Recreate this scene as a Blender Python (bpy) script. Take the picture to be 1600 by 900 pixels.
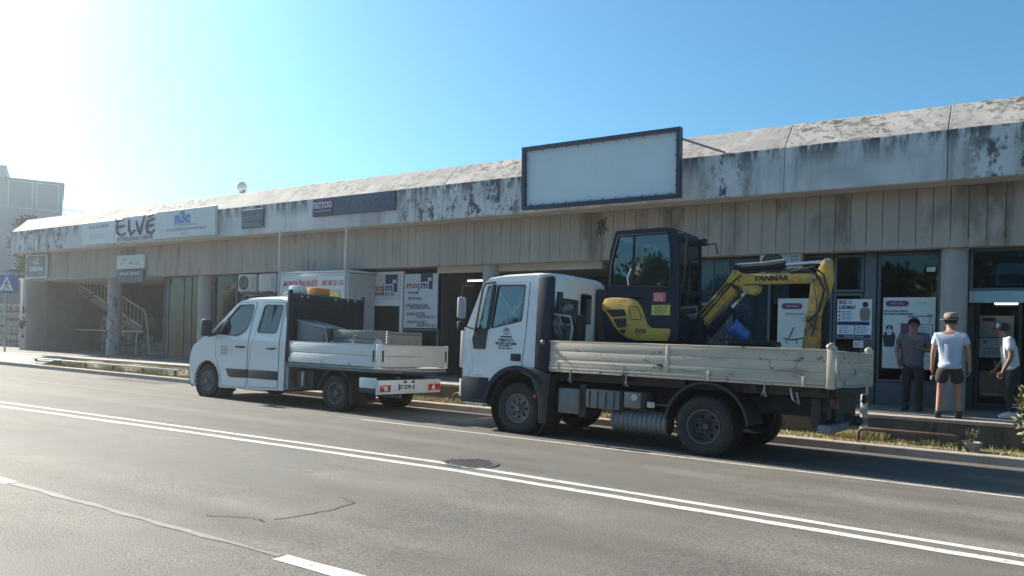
import bpy, bmesh, math, random
from mathutils import Vector, Matrix
from mathutils.geometry import tessellate_polygon
S = bpy.context.scene
for o in list(bpy.data.objects): bpy.data.objects.remove(o)
COL = S.collection
R = math.radians
random.seed(7)

# ------------------------------------------------------------------ camera
TH, YAW, EYE = R(1.40), R(33.28), 1.55
cr = Vector((math.cos(YAW), math.sin(YAW), 0)); cf = Vector((-math.sin(YAW), math.cos(YAW), 0)); cu = Vector((0, 0, 1))
ax = cr*math.cos(TH)+cu*math.sin(TH); ay = cu*math.cos(TH)-cr*math.sin(TH)
cam = bpy.data.cameras.new('camera'); co = bpy.data.objects.new('camera', cam); COL.objects.link(co)
m = Matrix.Identity(4)
for i in range(3): m[i][0], m[i][1], m[i][2] = ax[i], ay[i], -cf[i]
m.translation = (0, 0, EYE); co.matrix_world = m
cam.lens = 27.0; cam.sensor_width = 36; cam.shift_y = 71.8/1600; cam.clip_end = 3000; cam.clip_start = .05
S.camera = co
S.render.resolution_x, S.render.resolution_y = 1024, 576

# ------------------------------------------------------------------ light
SUN = Vector((-1.6, .105, 1.0)).normalized()
EL = math.asin(SUN.z); AZ = math.atan2(SUN.x, SUN.y)
W = bpy.data.worlds.new('World'); S.world = W; W.use_nodes = True
nt = W.node_tree; bg = nt.nodes['Background']
sky = nt.nodes.new('ShaderNodeTexSky'); sky.sky_type = 'NISHITA'; sky.sun_disc = False
sky.sun_elevation = EL; sky.sun_rotation = AZ; sky.air_density = 1.0; sky.dust_density = 1.5; sky.ozone_density = 2.5
tint = nt.nodes.new('ShaderNodeMix'); tint.data_type = 'RGBA'; tint.blend_type = 'MULTIPLY'; tint.inputs[0].default_value = 1
tint.inputs[7].default_value = (.61, 1.09, 1.22, 1); nt.links.new(sky.outputs[0], tint.inputs[6])
nt.links.new(tint.outputs[2], bg.inputs[0]); bg.inputs[1].default_value = .066
sl = bpy.data.lights.new('sun', 'SUN'); sl.energy = 5.0; sl.angle = R(.5); sl.color = (1, .91, .78)
so = bpy.data.objects.new('sun', sl); COL.objects.link(so)
so.rotation_euler = SUN.to_track_quat('Z', 'Y').to_euler()
S.view_settings.view_transform = 'Standard'; S.view_settings.look = 'None'
S.view_settings.exposure = 1.2; S.view_settings.gamma = 1
S.render.engine = 'CYCLES'

# ------------------------------------------------------------------ materials
def nodes(name):
    mt = bpy.data.materials.new(name); mt.use_nodes = True
    return mt, mt.node_tree, mt.node_tree.nodes['Principled BSDF']
def texco(nt, scale=(1, 1, 1)):
    g = nt.nodes.new('ShaderNodeNewGeometry'); mp = nt.nodes.new('ShaderNodeMapping')
    mp.inputs['Scale'].default_value = scale
    nt.links.new(g.outputs['Position'], mp.inputs['Vector']); return mp.outputs[0]
def noise(nt, scale, detail=4, stretch=(1, 1, 1), rough=.55, dist=0):
    n = nt.nodes.new('ShaderNodeTexNoise'); n.inputs['Scale'].default_value = scale
    n.inputs['Detail'].default_value = detail; n.inputs['Roughness'].default_value = rough; n.inputs['Distortion'].default_value = dist
    nt.links.new(texco(nt, stretch), n.inputs['Vector']); return n.outputs['Fac']
def ramp(nt, fac, stops):
    r = nt.nodes.new('ShaderNodeValToRGB'); e = r.color_ramp.elements
    while len(e) < len(stops): e.new(.5)
    for el, (p, c) in zip(e, stops):
        el.position = p; el.color = (*c, 1) if len(c) == 3 else c
    nt.links.new(fac, r.inputs[0]); return r.outputs[0]
def mixc(nt, fac, a, b, mode='MIX'):
    x = nt.nodes.new('ShaderNodeMix'); x.data_type = 'RGBA'; x.blend_type = mode
    for s, v in ((x.inputs[0], fac), (x.inputs[6], a), (x.inputs[7], b)):
        if isinstance(v, (int, float)): s.default_value = v
        elif isinstance(v, tuple): s.default_value = (*v, 1)
        else: nt.links.new(v, s)
    return x.outputs[2]
def bump(nt, bs, h, strength, dist=.01):
    b = nt.nodes.new('ShaderNodeBump'); b.inputs['Strength'].default_value = strength; b.inputs['Distance'].default_value = dist
    nt.links.new(h, b.inputs['Height']); nt.links.new(b.outputs[0], bs.inputs['Normal'])
def sc(c, k): return tuple(min(1, x*k) for x in c)
def mat(name, col, rough=.6, metal=0, var=.15, scale=6, bmp=0, bscale=None, stretch=(1, 1, 1), dirt=None, spec=.5, coat=0, emit=None):
    """plain material with soft tonal variation; dirt = (colour, threshold 0..1, scale, stretch)"""
    mt, nt, bs = nodes(name)
    bs.inputs['Roughness'].default_value = rough; bs.inputs['Metallic'].default_value = metal
    bs.inputs['Specular IOR Level'].default_value = spec; bs.inputs['Coat Weight'].default_value = coat
    f = noise(nt, scale, 5, stretch)
    c = ramp(nt, f, [(.3, sc(col, 1-var)), (.7, sc(col, 1+var))])
    if dirt:
        for (dc, th, ds, dst) in (dirt if isinstance(dirt, list) else [dirt]):
            k = ramp(nt, noise(nt, ds, 7, dst, .65), [(th, (0, 0, 0)), (min(1, th+.09), (1, 1, 1))])
            c = mixc(nt, k, c, dc)
    nt.links.new(c, bs.inputs['Base Color'])
    if bmp: bump(nt, bs, noise(nt, bscale or scale*8, 4, stretch), bmp)
    if emit:
        bs.inputs['Emission Color'].default_value = (*emit[0], 1); bs.inputs['Emission Strength'].default_value = emit[1]
    return mt
def glassmat(name, tint=(.75, .85, .85), gloss=(.9, .95, 1), base=.05, rough=.015):
    mt = bpy.data.materials.new(name); mt.use_nodes = True; nt = mt.node_tree; nt.nodes.clear()
    out = nt.nodes.new('ShaderNodeOutputMaterial'); mx = nt.nodes.new('ShaderNodeMixShader')
    t = nt.nodes.new('ShaderNodeBsdfTransparent'); t.inputs[0].default_value = (*tint, 1)
    g = nt.nodes.new('ShaderNodeBsdfGlossy'); g.inputs['Color'].default_value = (*gloss, 1); g.inputs['Roughness'].default_value = rough
    fr = nt.nodes.new('ShaderNodeFresnel'); fr.inputs[0].default_value = 1.5
    ad = nt.nodes.new('ShaderNodeMath'); ad.operation = 'ADD'; ad.inputs[1].default_value = base; ad.use_clamp = True
    nt.links.new(fr.outputs[0], ad.inputs[0]); nt.links.new(ad.outputs[0], mx.inputs[0])
    nt.links.new(t.outputs[0], mx.inputs[1]); nt.links.new(g.outputs[0], mx.inputs[2]); nt.links.new(mx.outputs[0], out.inputs[0])
    return mt

def mulf(nt, a, b):
    x = nt.nodes.new('ShaderNodeMath'); x.operation = 'MULTIPLY'; x.use_clamp = True
    nt.links.new(a, x.inputs[0]); nt.links.new(b, x.inputs[1]); return x.outputs[0]
def zmask(nt, z0, z1):
    """0 at height z0, 1 at z1"""
    g = nt.nodes.new('ShaderNodeNewGeometry'); sp = nt.nodes.new('ShaderNodeSeparateXYZ'); nt.links.new(g.outputs['Position'], sp.inputs[0])
    r = nt.nodes.new('ShaderNodeMapRange'); r.inputs[1].default_value = z0; r.inputs[2].default_value = z1
    nt.links.new(sp.outputs[2], r.inputs[0]); return r.outputs[0]
def axmask(nt, a, b, axis=0):
    g = nt.nodes.new('ShaderNodeNewGeometry'); sp = nt.nodes.new('ShaderNodeSeparateXYZ'); nt.links.new(g.outputs['Position'], sp.inputs[0])
    r = nt.nodes.new('ShaderNodeMapRange'); r.inputs[1].default_value = a; r.inputs[2].default_value = b
    nt.links.new(sp.outputs[axis], r.inputs[0]); return r.outputs[0]
def addf(nt, a, b):
    x = nt.nodes.new('ShaderNodeMath'); x.operation = 'ADD'; x.use_clamp = True
    nt.links.new(a, x.inputs[0]); nt.links.new(b, x.inputs[1]); return x.outputs[0]
def step(nt, f, th, w=.03): return ramp(nt, f, [(th, (0, 0, 0)), (th+w, (1, 1, 1))])
M = {}
def asphalt():
    mt, nt, bs = nodes('asphalt')
    big = ramp(nt, noise(nt, .22, 5, (.35, 1, 1)), [(.3, (.117, .106, .093)), (.7, (.168, .152, .132))])
    fine = ramp(nt, noise(nt, 75, 3), [(.36, (.46, .46, .46)), (.5, (.97, .97, .97)), (.66, (1.5, 1.47, 1.42))])
    c = mixc(nt, 1.0, big, fine, 'MULTIPLY')
    mid = ramp(nt, noise(nt, 2.2, 6, (.5, 1, 1)), [(.35, (.85, .85, .85)), (.68, (1.12, 1.12, 1.12))])
    c = mixc(nt, 1.0, c, mid, 'MULTIPLY')
    trk = ramp(nt, noise(nt, 1.1, 3, (.03, 1, 1)), [(.40, (.80, .80, .80)), (.6, (1.10, 1.10, 1.10))])
    c = mixc(nt, .9, c, trk, 'MULTIPLY')
    c = mixc(nt, step(nt, noise(nt, 1.7, 4), .70, .05), c, (.07, .066, .06))
    c = mixc(nt, mulf(nt, step(nt, noise(nt, .31, 2), .56, .01), step(nt, noise(nt, 9, 4), .3, .3)), c, (.115, .107, .096))
    nt.links.new(c, bs.inputs['Base Color']); bs.inputs['Roughness'].default_value = .76
    bs.inputs['Specular IOR Level'].default_value = .45
    bump(nt, bs, noise(nt, 75, 3), .55, .008); return mt
M['asphalt'] = asphalt()
def fascia():
    mt, nt, bs = nodes('weathered_concrete')
    c = ramp(nt, noise(nt, 1.1, 7, (.6, 1, 1)), [(.3, (.42, .43, .44)), (.5, (.55, .56, .57)), (.7, (.63, .635, .64))])
    drip = noise(nt, 3.2, 7, (1, 1, .10), .62)
    c = mixc(nt, mulf(nt, step(nt, drip, .46, .22), step(nt, noise(nt, .5, 3), .38, .2)), c, (.27, .265, .26))
    # black lichen hanging from the top edge, flaking
    reg = step(nt, noise(nt, .36, 3, (1, 1, .6)), .62, .10)
    for a0, a1, b0, b1 in ((-13.6, -13.1, -9.9, -9.5), (-1.0, -.4, 9, 10), (-34.5, -33.5, -30.5, -29.5)):
        reg = addf(nt, reg, mulf(nt, axmask(nt, a0, a1), axmask(nt, b1, b0)))
    fl = noise(nt, 5.5, 9, (1, 1, .6), .7)
    c = mixc(nt, mulf(nt, reg, step(nt, fl, .50, .07)), c, (.075, .078, .085))
    top = mulf(nt, zmask(nt, 4.75, 5.2), step(nt, noise(nt, 2.6, 8, (1, 1, .22), .68), .47, .06))
    c = mixc(nt, top, c, (.085, .085, .088))
    c = mixc(nt, step(nt, noise(nt, 1.6, 8, (1, 1, .7), .6), .64, .02), c, (.66, .64, .60))
    nt.links.new(c, bs.inputs['Base Color']); bs.inputs['Roughness'].default_value = .88
    bump(nt, bs, fl, .35, .02); return mt
def roofpaint():
    mt, nt, bs = nodes('peeling_roof_paint')
    c = ramp(nt, noise(nt, 1.3, 7), [(.3, (.27, .25, .23)), (.55, (.37, .345, .32)), (.72, (.44, .42, .39))])
    reg = ramp(nt, noise(nt, .38, 4), [(.42, (.12, .12, .12)), (.58, (1, 1, 1))])
    fl = noise(nt, 7, 10, (.8, 1, 1), .74, .4)
    c = mixc(nt, mulf(nt, reg, step(nt, fl, .53, .03)), c, (.085, .075, .07))
    c = mixc(nt, mulf(nt, reg, step(nt, noise(nt, 4, 9, (1, 1, 1), .7), .56, .02)), c, (.17, .15, .13))
    c = mixc(nt, step(nt, noise(nt, 3, 8, (1.5, 1, .3), .6), .60, .12), c, (.25, .215, .185))
    nt.links.new(c, bs.inputs['Base Color']); bs.inputs['Roughness'].default_value = .85
    bump(nt, bs, fl, .8, .03); return mt
M['fascia'] = fascia(); M['roof'] = roofpaint()
M['panel'] = mat('ribbed_concrete', (.44, .385, .335), .9, var=.14, scale=2.2, bmp=.35, bscale=26, stretch=(1, 1, .06), dirt=[((.25, .205, .165), .56, 1.3, (1, 1, .3)), ((.30, .27, .245), .58, .7, (1, 1, .6))])
M['soffit'] = mat('soffit_plaster', (.50, .46, .42), .9, var=.1, scale=1.2, dirt=((.2, .18, .16), .62, 1.5, (1, 1, 1)))
M['column'] = mat('column_concrete', (.36, .34, .32), .85, var=.12, scale=3, bmp=.2, stretch=(1, 1, .3))
M['joint'] = mat('dark_joint', (.03, .03, .032), .9)
M['graffiti'] = mat('black_spray_paint', (.03, .03, .035), .7)
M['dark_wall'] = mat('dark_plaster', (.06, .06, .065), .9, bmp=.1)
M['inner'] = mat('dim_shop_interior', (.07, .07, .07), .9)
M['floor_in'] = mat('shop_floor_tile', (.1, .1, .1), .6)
M['frame'] = mat('grey_blue_aluminium', (.10, .125, .145), .45, metal=.2)
M['frame_w'] = mat('white_pvc', (.72, .73, .73), .4, var=.05)
M['teal_panel'] = mat('teal_film', (.34, .46, .47), .5, var=.06)
M['curtain'] = mat('teal_curtain', (.17, .33, .36), .9, var=.12, scale=3, stretch=(3, 3, .2))
M['curtain_w'] = mat('pale_curtain', (.6, .6, .58), .9)
M['glass'] = glassmat('shop_glass', (.55, .70, .75), base=.0)
M['glass_v'] = glassmat('vehicle_glass', (.62, .70, .72), base=.04)
M['glass_e'] = glassmat('tinted_cab_glass', (.42, .58, .58), base=.05)
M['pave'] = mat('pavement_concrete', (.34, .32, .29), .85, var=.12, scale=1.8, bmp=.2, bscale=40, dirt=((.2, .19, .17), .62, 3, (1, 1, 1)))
M['platform'] = mat('shade_dark_paving', (.17, .16, .15), .85, var=.15, scale=1.8, bmp=.2, bscale=40, dirt=((.09, .085, .08), .58, 3, (1, 1, 1)))  # darker copy of the pavement: canopy shade put into the base colour
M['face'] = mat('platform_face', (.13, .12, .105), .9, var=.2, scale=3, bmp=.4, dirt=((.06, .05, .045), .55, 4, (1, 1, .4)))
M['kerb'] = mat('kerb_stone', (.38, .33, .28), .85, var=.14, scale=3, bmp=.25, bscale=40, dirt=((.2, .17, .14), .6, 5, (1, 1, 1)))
M['dirt'] = mat('dry_soil', (.24, .20, .13), .95, var=.3, scale=5, bmp=.6, bscale=40, dirt=((.13, .10, .07), .56, 6, (1, 1, 1)))
M['grass'] = mat('dry_grass', (.34, .29, .13), .8, var=.3, scale=1.5)
M['grass_g'] = mat('green_weeds', (.10, .13, .04), .8, var=.3, scale=5)
M['line'] = mat('road_paint', (.60, .58, .53), .6, var=.08, scale=6, bmp=.15, bscale=60, dirt=((.22, .21, .19), .575, 12, (1, 1, 1)))
M['line_thin'] = mat('thin_road_paint', (.50, .48, .44), .65, var=.1, scale=6, bmp=.15, bscale=60, dirt=((.17, .16, .145), .56, 11, (1, 1, 1)))
M['line_worn'] = mat('worn_road_paint', (.212, .198, .178), .7, var=.1, scale=6, dirt=[((.19, .178, .16), .5, 14, (1, 1, 1))])
M['dark_strip'] = mat('dark_strip_surface', (.055, .053, .05), .85, var=.2, scale=20, bmp=.3)
M['crack'] = mat('crack_filler', (.025, .025, .025), .9)
M['castiron'] = mat('cast_iron', (.10, .095, .09), .6, metal=.3, bmp=.4)
M['white'] = mat('white_vehicle_paint', (.70, .72, .73), .32, var=.03, scale=2, coat=.4, dirt=((.58, .57, .54), .66, 2.5, (1, 1, .5)))
M['white_t'] = mat('grimy_white_paint', (.68, .71, .73), .38, var=.05, scale=2, coat=.25, dirt=[((.50, .50, .47), .58, 2.2, (1, 1, .4)), ((.30, .27, .23), .68, 6, (1, 1, .5))])
M['white2'] = mat('used_white_paint', (.68, .70, .70), .4, var=.05, scale=2, coat=.2, dirt=((.45, .43, .40), .66, 3, (1, 1, .5)))
M['alu'] = mat('dull_aluminium', (.54, .535, .51), .5, metal=.05, var=.06, scale=4, stretch=(.2, 1, 3), dirt=((.4, .39, .36), .64, 6, (.4, 1, 2)))
M['tray'] = mat('scratched_cream_paint', (.50, .445, .365), .8, var=.10, scale=3, stretch=(.35, 1, 2), bmp=.15, spec=.3,
                dirt=[((.33, .295, .245), .58, 3, (.4, 1, 2.2)), ((.52, .49, .43), .60, 2, (.3, 1, 3)), ((.035, .03, .028), .585, 6.0, (.9, 1, 1.2)), ((.16, .10, .06), .66, 9, (1, 1, 1))])
M['red_d'] = mat('dirty_red_lens', (.10, .012, .014), .4)
M['black'] = mat('black_plastic', (.022, .023, .026), .55, var=.2)
M['navy'] = mat('navy_black_paint', (.012, .017, .032), .5, var=.15, spec=.25)
M['rubber'] = mat('tyre_rubber', (.022, .022, .023), .85, var=.2, scale=20, bmp=.2)
M['rim'] = mat('grey_steel_rim', (.15, .155, .16), .5, metal=.4, var=.15, scale=10, dirt=((.08, .075, .07), .58, 9, (1, 1, 1)))
M['rim_d'] = mat('dirty_dark_rim', (.09, .09, .095), .6, metal=.2, var=.2, scale=10)
M['chassis'] = mat('oily_chassis', (.035, .034, .033), .7, var=.3, scale=8, dirt=((.09, .07, .05), .6, 7, (1, 1, 1)))
M['steel'] = mat('worn_steel', (.32, .32, .32), .45, metal=.6, var=.15, dirt=((.14, .09, .06), .62, 8, (1, 1, 1)))
M['chrome'] = mat('polished_rod', (.75, .75, .75), .18, metal=1, var=.03)
M['tank'] = mat('painted_tank', (.17, .175, .175), .5, metal=.2, var=.1, dirt=((.15, .13, .11), .6, 4, (1, 1, .5)))
M['yellow'] = mat('digger_yellow', (.55, .335, .05), .48, var=.10, scale=3, coat=.1, dirt=[((.34, .24, .09), .53, 4, (1, 1, 2)), ((.10, .075, .05), .60, 8, (1, 1, 1.5))])
M['rusty'] = mat('rust_worn_yellow', (.36, .21, .06), .7, var=.25, scale=6, dirt=[((.10, .055, .03), .5, 6, (1, 1, .6))], bmp=.3)
M['rustpipe'] = mat('rusty_pipe', (.10, .06, .045), .75, var=.3, scale=12, bmp=.2)
M['red'] = mat('red_lens', (.55, .02, .025), .2, coat=.6, var=.1)
M['orange'] = mat('orange_lens', (.8, .25, .04), .2, coat=.6, var=.05)
M['clear'] = mat('clear_lens', (.7, .72, .72), .15, coat=.6, var=.05)
M['blue_p'] = mat('blue_plastic', (.03, .13, .42), .45, var=.1)
M['teal_p'] = mat('teal_plastic', (.06, .22, .24), .4, var=.15, dirt=((.02, .02, .02), .6, 14, (1, 1, 1)))
M['signwhite'] = mat('white_sign_board', (.52, .55, .57), .5, var=.04, scale=2)
M['tarp'] = mat('grey_white_banner', (.57, .65, .70), .6, var=.04, scale=1.6, dirt=((.47, .54, .58), .6, 1.5, (1, 1, .6)), bmp=.15, bscale=3)
M['navyframe'] = mat('navy_frame_paint', (.016, .026, .06), .45, var=.15)
M['ink'] = mat('black_print', (.03, .03, .035), .6)
M['ink_grey'] = mat('grey_print', (.22, .24, .27), .6)
M['ink_navy'] = mat('navy_print', (.02, .035, .11), .6)
M['ink_blue'] = mat('blue_print', (.02, .15, .45), .6)
M['ink_red'] = mat('red_print', (.42, .03, .05), .6)
M['ink_pink'] = mat('pale_pink_print', (.72, .5, .52), .6)
M['ink_white'] = mat('white_print', (.75, .75, .75), .6)
M['purple'] = mat('purple_print', (.16, .05, .12), .6)
M['yellow_print'] = mat('yellow_print', (.75, .55, .06), .6)
M['poster'] = mat('pale_poster_paper', (.60, .66, .64), .6, var=.06, scale=2)
M['poster_w'] = mat('white_poster_paper', (.72, .75, .78), .6, var=.04, scale=2)
M['poster_b'] = mat('teal_poster_photo', (.36, .50, .50), .6, var=.25, scale=3)
M['sign_blue'] = mat('dark_blue_sign', (.025, .04, .085), .5, var=.2, scale=3)
M['sign_teal'] = mat('faded_blue_sign', (.04, .085, .13), .6, var=.2, scale=3, dirt=((.12, .16, .2), .6, 5, (1, 1, .4)))
M['trafficblue'] = mat('traffic_blue', (.02, .10, .33), .4)
M['acwhite'] = mat('ac_casing', (.42, .42, .41), .5, var=.06)
M['galv'] = mat('galvanised_steel', (.42, .44, .45), .5, metal=.5, var=.1)
M['railpaint'] = mat('pale_rail_paint', (.62, .60, .56), .55, var=.12, scale=6, dirt=((.25, .18, .12), .66, 8, (1, 1, 1)))
M['globe'] = mat('opal_globe', (.78, .78, .74), .25, var=.03)
M['stone'] = mat('rubble_stone', (.28, .26, .24), .9, var=.3, scale=3, bmp=.5, bscale=18)
M['mortar'] = mat('mortar', (.15, .14, .135), .95)
M['stair'] = mat('stair_concrete', (.22, .20, .185), .9, var=.15, scale=3, bmp=.2)
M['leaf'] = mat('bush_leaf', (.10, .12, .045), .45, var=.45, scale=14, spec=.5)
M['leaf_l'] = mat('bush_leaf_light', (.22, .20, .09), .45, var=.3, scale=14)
M['leaf_t'] = mat('tree_leaf', (.06, .09, .03), .55, var=.4, scale=2)
M['bark'] = mat('bark', (.10, .075, .055), .9, var=.3, scale=6, bmp=.5)
M['housewall'] = mat('house_render', (.36, .38, .40), .8, var=.05)
M['shutter'] = mat('grey_shutter', (.26, .30, .34), .6, var=.06)
M['skin'] = mat('skin', (.36, .19, .125), .55, var=.06)
M['skin_d'] = mat('tanned_skin', (.22, .12, .085), .55, var=.06)
M['hair'] = mat('dark_hair', (.018, .014, .012), .6)
M['tee'] = mat('pale_blue_tee', (.44, .49, .60), .9, var=.05, scale=9, bmp=.2, bscale=14)
M['tee_w'] = mat('white_tee', (.55, .56, .58), .9, var=.05, scale=9, bmp=.2, bscale=14)
M['tee_g'] = mat('grey_tee', (.09, .10, .12), .9, var=.08, scale=9, bmp=.2, bscale=14)
M['shorts'] = mat('dark_shorts', (.035, .028, .032), .9, var=.15)
M['trouser'] = mat('black_trousers', (.022, .023, .028), .9, var=.15)
M['straw'] = mat('straw_hat', (.27, .20, .165), .9, var=.15, scale=30)
M['seat'] = mat('seat_fabric', (.05, .052, .058), .9, var=.2)
M['lit_tube'] = mat('lit_lamp_tube', (.9, .9, .85), .4, emit=((1, .97, .9), 1.1))
M['pot'] = mat('grey_planter', (.22, .22, .23), .8, var=.15)
M['plate'] = mat('number_plate', (.70, .71, .70), .4, var=.03)
M['board'] = mat('weathered_box', (.20, .19, .18), .6, var=.15, scale=4, stretch=(.3, 1, 2))
M['boxgrey'] = mat('grey_toolbox', (.15, .17, .18), .5, metal=.2, var=.08)
M['mirror'] = mat('mirror_back', (.05, .05, .055), .35)
M['base'] = mat('distant_soil', (.2, .18, .13), .95, var=.2, scale=.2)
M['sticker_r'] = mat('red_sticker', (.55, .10, .13), .5)
M['sticker_y'] = mat('yellow_sticker', (.55, .48, .10), .5)

# ------------------------------------------------------------------ mesh helpers
class MB:
    def __init__(s): s.bm = bmesh.new()
    def mesh(s, vs, fs):
        v = [s.bm.verts.new(p) for p in vs]
        for f in fs:
            try: s.bm.faces.new([v[i] for i in f])
            except ValueError: pass
        return v
    def _merge(s, b2):
        me = bpy.data.meshes.new('tmp'); b2.to_mesh(me); b2.free(); s.bm.from_mesh(me); bpy.data.meshes.remove(me)
    def box(s, x0, x1, y0, y1, z0, z1, bev=0, mtx=None, seg=2):
        b = bmesh.new(); bmesh.ops.create_cube(b, size=1)
        for v in b.verts: v.co = Vector(((x0+x1)/2+v.co.x*(x1-x0), (y0+y1)/2+v.co.y*(y1-y0), (z0+z1)/2+v.co.z*(z1-z0)))
        if bev: bmesh.ops.bevel(b, geom=b.edges[:], offset=bev, segments=seg, affect='EDGES', profile=.5)
        if mtx: b.transform(mtx)
        s._merge(b); return s
    def obox(s, c, size, rot=(0, 0, 0), bev=0):
        mt = Matrix.Translation(c) @ (Matrix.Rotation(rot[2], 4, 'Z') @ Matrix.Rotation(rot[1], 4, 'Y') @ Matrix.Rotation(rot[0], 4, 'X'))
        h = [q/2 for q in size]
        return s.box(-h[0], h[0], -h[1], h[1], -h[2], h[2], bev, mt)
    def cyl(s, p0, p1, r0, r1=None, n=16, caps=True):
        p0, p1 = Vector(p0), Vector(p1); r1 = r0 if r1 is None else r1
        q = (p1-p0).to_track_quat('Z', 'Y').to_matrix(); L = (p1-p0).length
        vs = []
        for r, h in ((r0, 0), (r1, L)):
            for i in range(n):
                a = 2*math.pi*i/n; vs.append(p0+q @ Vector((r*math.cos(a), r*math.sin(a), h)))
        fs = [(i, (i+1) % n, n+(i+1) % n, n+i) for i in range(n)]
        if caps: fs += [tuple(range(n-1, -1, -1)), tuple(range(n, 2*n))]
        s.mesh(vs, fs); return s
    def tube(s, pts, r, n=8):
        pts = [Vector(p) for p in pts]; rings = []; prev = None
        for i, p in enumerate(pts):
            d = (pts[min(i+1, len(pts)-1)]-pts[max(i-1, 0)]).normalized()
            if prev is None:
                u = d.orthogonal().normalized()
            else:
                u = (prev-d*prev.dot(d)).normalized()
            prev = u; w = d.cross(u)
            rr = r[i] if isinstance(r, (list, tuple)) else r
            rings.append([p+u*rr*math.cos(2*math.pi*k/n)+w*rr*math.sin(2*math.pi*k/n) for k in range(n)])
        vs = [v for q in rings for v in q]; fs = []
        for i in range(len(pts)-1):
            for k in range(n): fs.append((i*n+k, i*n+(k+1) % n, (i+1)*n+(k+1) % n, (i+1)*n+k))
        fs += [tuple(range(n-1, -1, -1)), tuple(range((len(pts)-1)*n, len(pts)*n))]
        s.mesh(vs, fs); return s
    def lathe(s, prof, o=(0, 0, 0), axis='Z', n=32, close=False, caps=True):
        o = Vector(o); vs = []
        for (r, h) in prof:
            for k in range(n):
                a = 2*math.pi*k/n; c, d = r*math.cos(a), r*math.sin(a)
                vs.append(o+Vector({'Z': (c, d, h), 'Y': (c, h, d), 'X': (h, c, d)}[axis]))
        fs = []; N = len(prof)
        for i in range(N-1 if not close else N):
            j = (i+1) % N
            for k in range(n): fs.append((i*n+k, i*n+(k+1) % n, j*n+(k+1) % n, j*n+k))
        if not close and caps:
            if prof[0][0] > 1e-6: fs.append(tuple(range(n)))
            if prof[-1][0] > 1e-6: fs.append(tuple(range((N-1)*n, N*n)))
        s.mesh(vs, fs); bmesh.ops.remove_doubles(s.bm, verts=s.bm.verts, dist=1e-5); return s
    def prism(s, poly, plane, a0, a1, bev=0, seg=2):
        P = {'xz': lambda u, v, a: (u, a, v), 'xy': lambda u, v, a: (u, v, a), 'yz': lambda u, v, a: (a, u, v)}[plane]
        b = bmesh.new(); n = len(poly)
        v0 = [b.verts.new(P(u, v, a0)) for u, v in poly]; v1 = [b.verts.new(P(u, v, a1)) for u, v in poly]
        for i in range(n): b.faces.new((v0[i], v0[(i+1) % n], v1[(i+1) % n], v1[i]))
        b.faces.new(v0[::-1]); b.faces.new(v1)
        bmesh.ops.recalc_face_normals(b, faces=b.faces)
        if bev: bmesh.ops.bevel(b, geom=b.edges[:], offset=bev, segments=seg, affect='EDGES', profile=.5)
        for f in [f for f in b.faces if len(f.verts) > 4]: bmesh.ops.triangulate(b, faces=[f])
        s._merge(b); return s
    def plate(s, outer, holes, fn, thick, cuts=()):
        """sheet with holes: 2-D polygon in (u, v); fn(u, v, depth) -> point; cuts = list of v values where the sheet may bend"""
        loops = [outer]+list(holes)
        tris = tessellate_polygon([[Vector((u, v, 0)) for u, v in L] for L in loops])
        flat = [p for L in loops for p in L]
        b = bmesh.new(); v = [b.verts.new((u, w, 0)) for u, w in flat]
        for t in tris:
            try: b.faces.new([v[i] for i in t])
            except ValueError: pass
        for c in cuts: bmesh.ops.bisect_plane(b, geom=b.verts[:]+b.edges[:]+b.faces[:], plane_co=(0, c, 0), plane_no=(0, 1, 0))
        bmesh.ops.recalc_face_normals(b, faces=b.faces)
        top = {q: fn(q.co.x, q.co.y, 0) for q in b.verts}; bot = {q: fn(q.co.x, q.co.y, thick) for q in b.verts}
        idx = {q: i for i, q in enumerate(b.verts)}; N = len(idx)
        vs = [top[q] for q in b.verts]+[bot[q] for q in b.verts]; fs = []
        for f in b.faces:
            L = [idx[q] for q in f.verts]; fs.append(L); fs.append([i+N for i in L[::-1]])
        for e in b.edges:
            if len(e.link_faces) == 1:
                i, j = idx[e.verts[0]], idx[e.verts[1]]; fs.append((i, j, j+N, i+N))
        b.free(); nb = MB(); nb.mesh(vs, fs); bmesh.ops.recalc_face_normals(nb.bm, faces=nb.bm.faces); s._merge(nb.bm); return s
    def sphere(s, c, r, sx=1, sy=1, sz=1, u=14, v=10):
        b = bmesh.new(); bmesh.ops.create_uvsphere(b, u_segments=u, v_segments=v, radius=r)
        for q in b.verts: q.co = Vector((q.co.x*sx+c[0], q.co.y*sy+c[1], q.co.z*sz+c[2]))
        s._merge(b); return s
    def build(s, name, mt, parent=None, smooth=35, recalc=True):
        if recalc: bmesh.ops.recalc_face_normals(s.bm, faces=s.bm.faces)
        me = bpy.data.meshes.new(name); s.bm.to_mesh(me); s.bm.free()
        me.materials.append(M[mt] if isinstance(mt, str) else mt)
        if smooth:
            me.polygons.foreach_set('use_smooth', [True]*len(me.polygons)); me.set_sharp_from_angle(angle=R(smooth))
        return link(name, me, parent)
def link(name, me, parent=None):
    o = bpy.data.objects.new(name, me); COL.objects.link(o)
    if parent: o.parent = parent
    return o
def tag(o, label, cat, group=None):
    o['label'] = label; o['category'] = cat
    if group: o['group'] = group
    return o
def thing(name, label, cat, loc=(0, 0, 0), rot=(0, 0, 0), group=None):
    o = bpy.data.objects.new(name, None); COL.objects.link(o); o.location = loc; o.rotation_euler = rot
    o.empty_display_size = .2
    return tag(o, label, cat, group)
def struct(o): o['kind'] = 'structure'; return o
def stuff(o): o['kind'] = 'stuff'; return o
def sub(o, name, kids): return o
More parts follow.
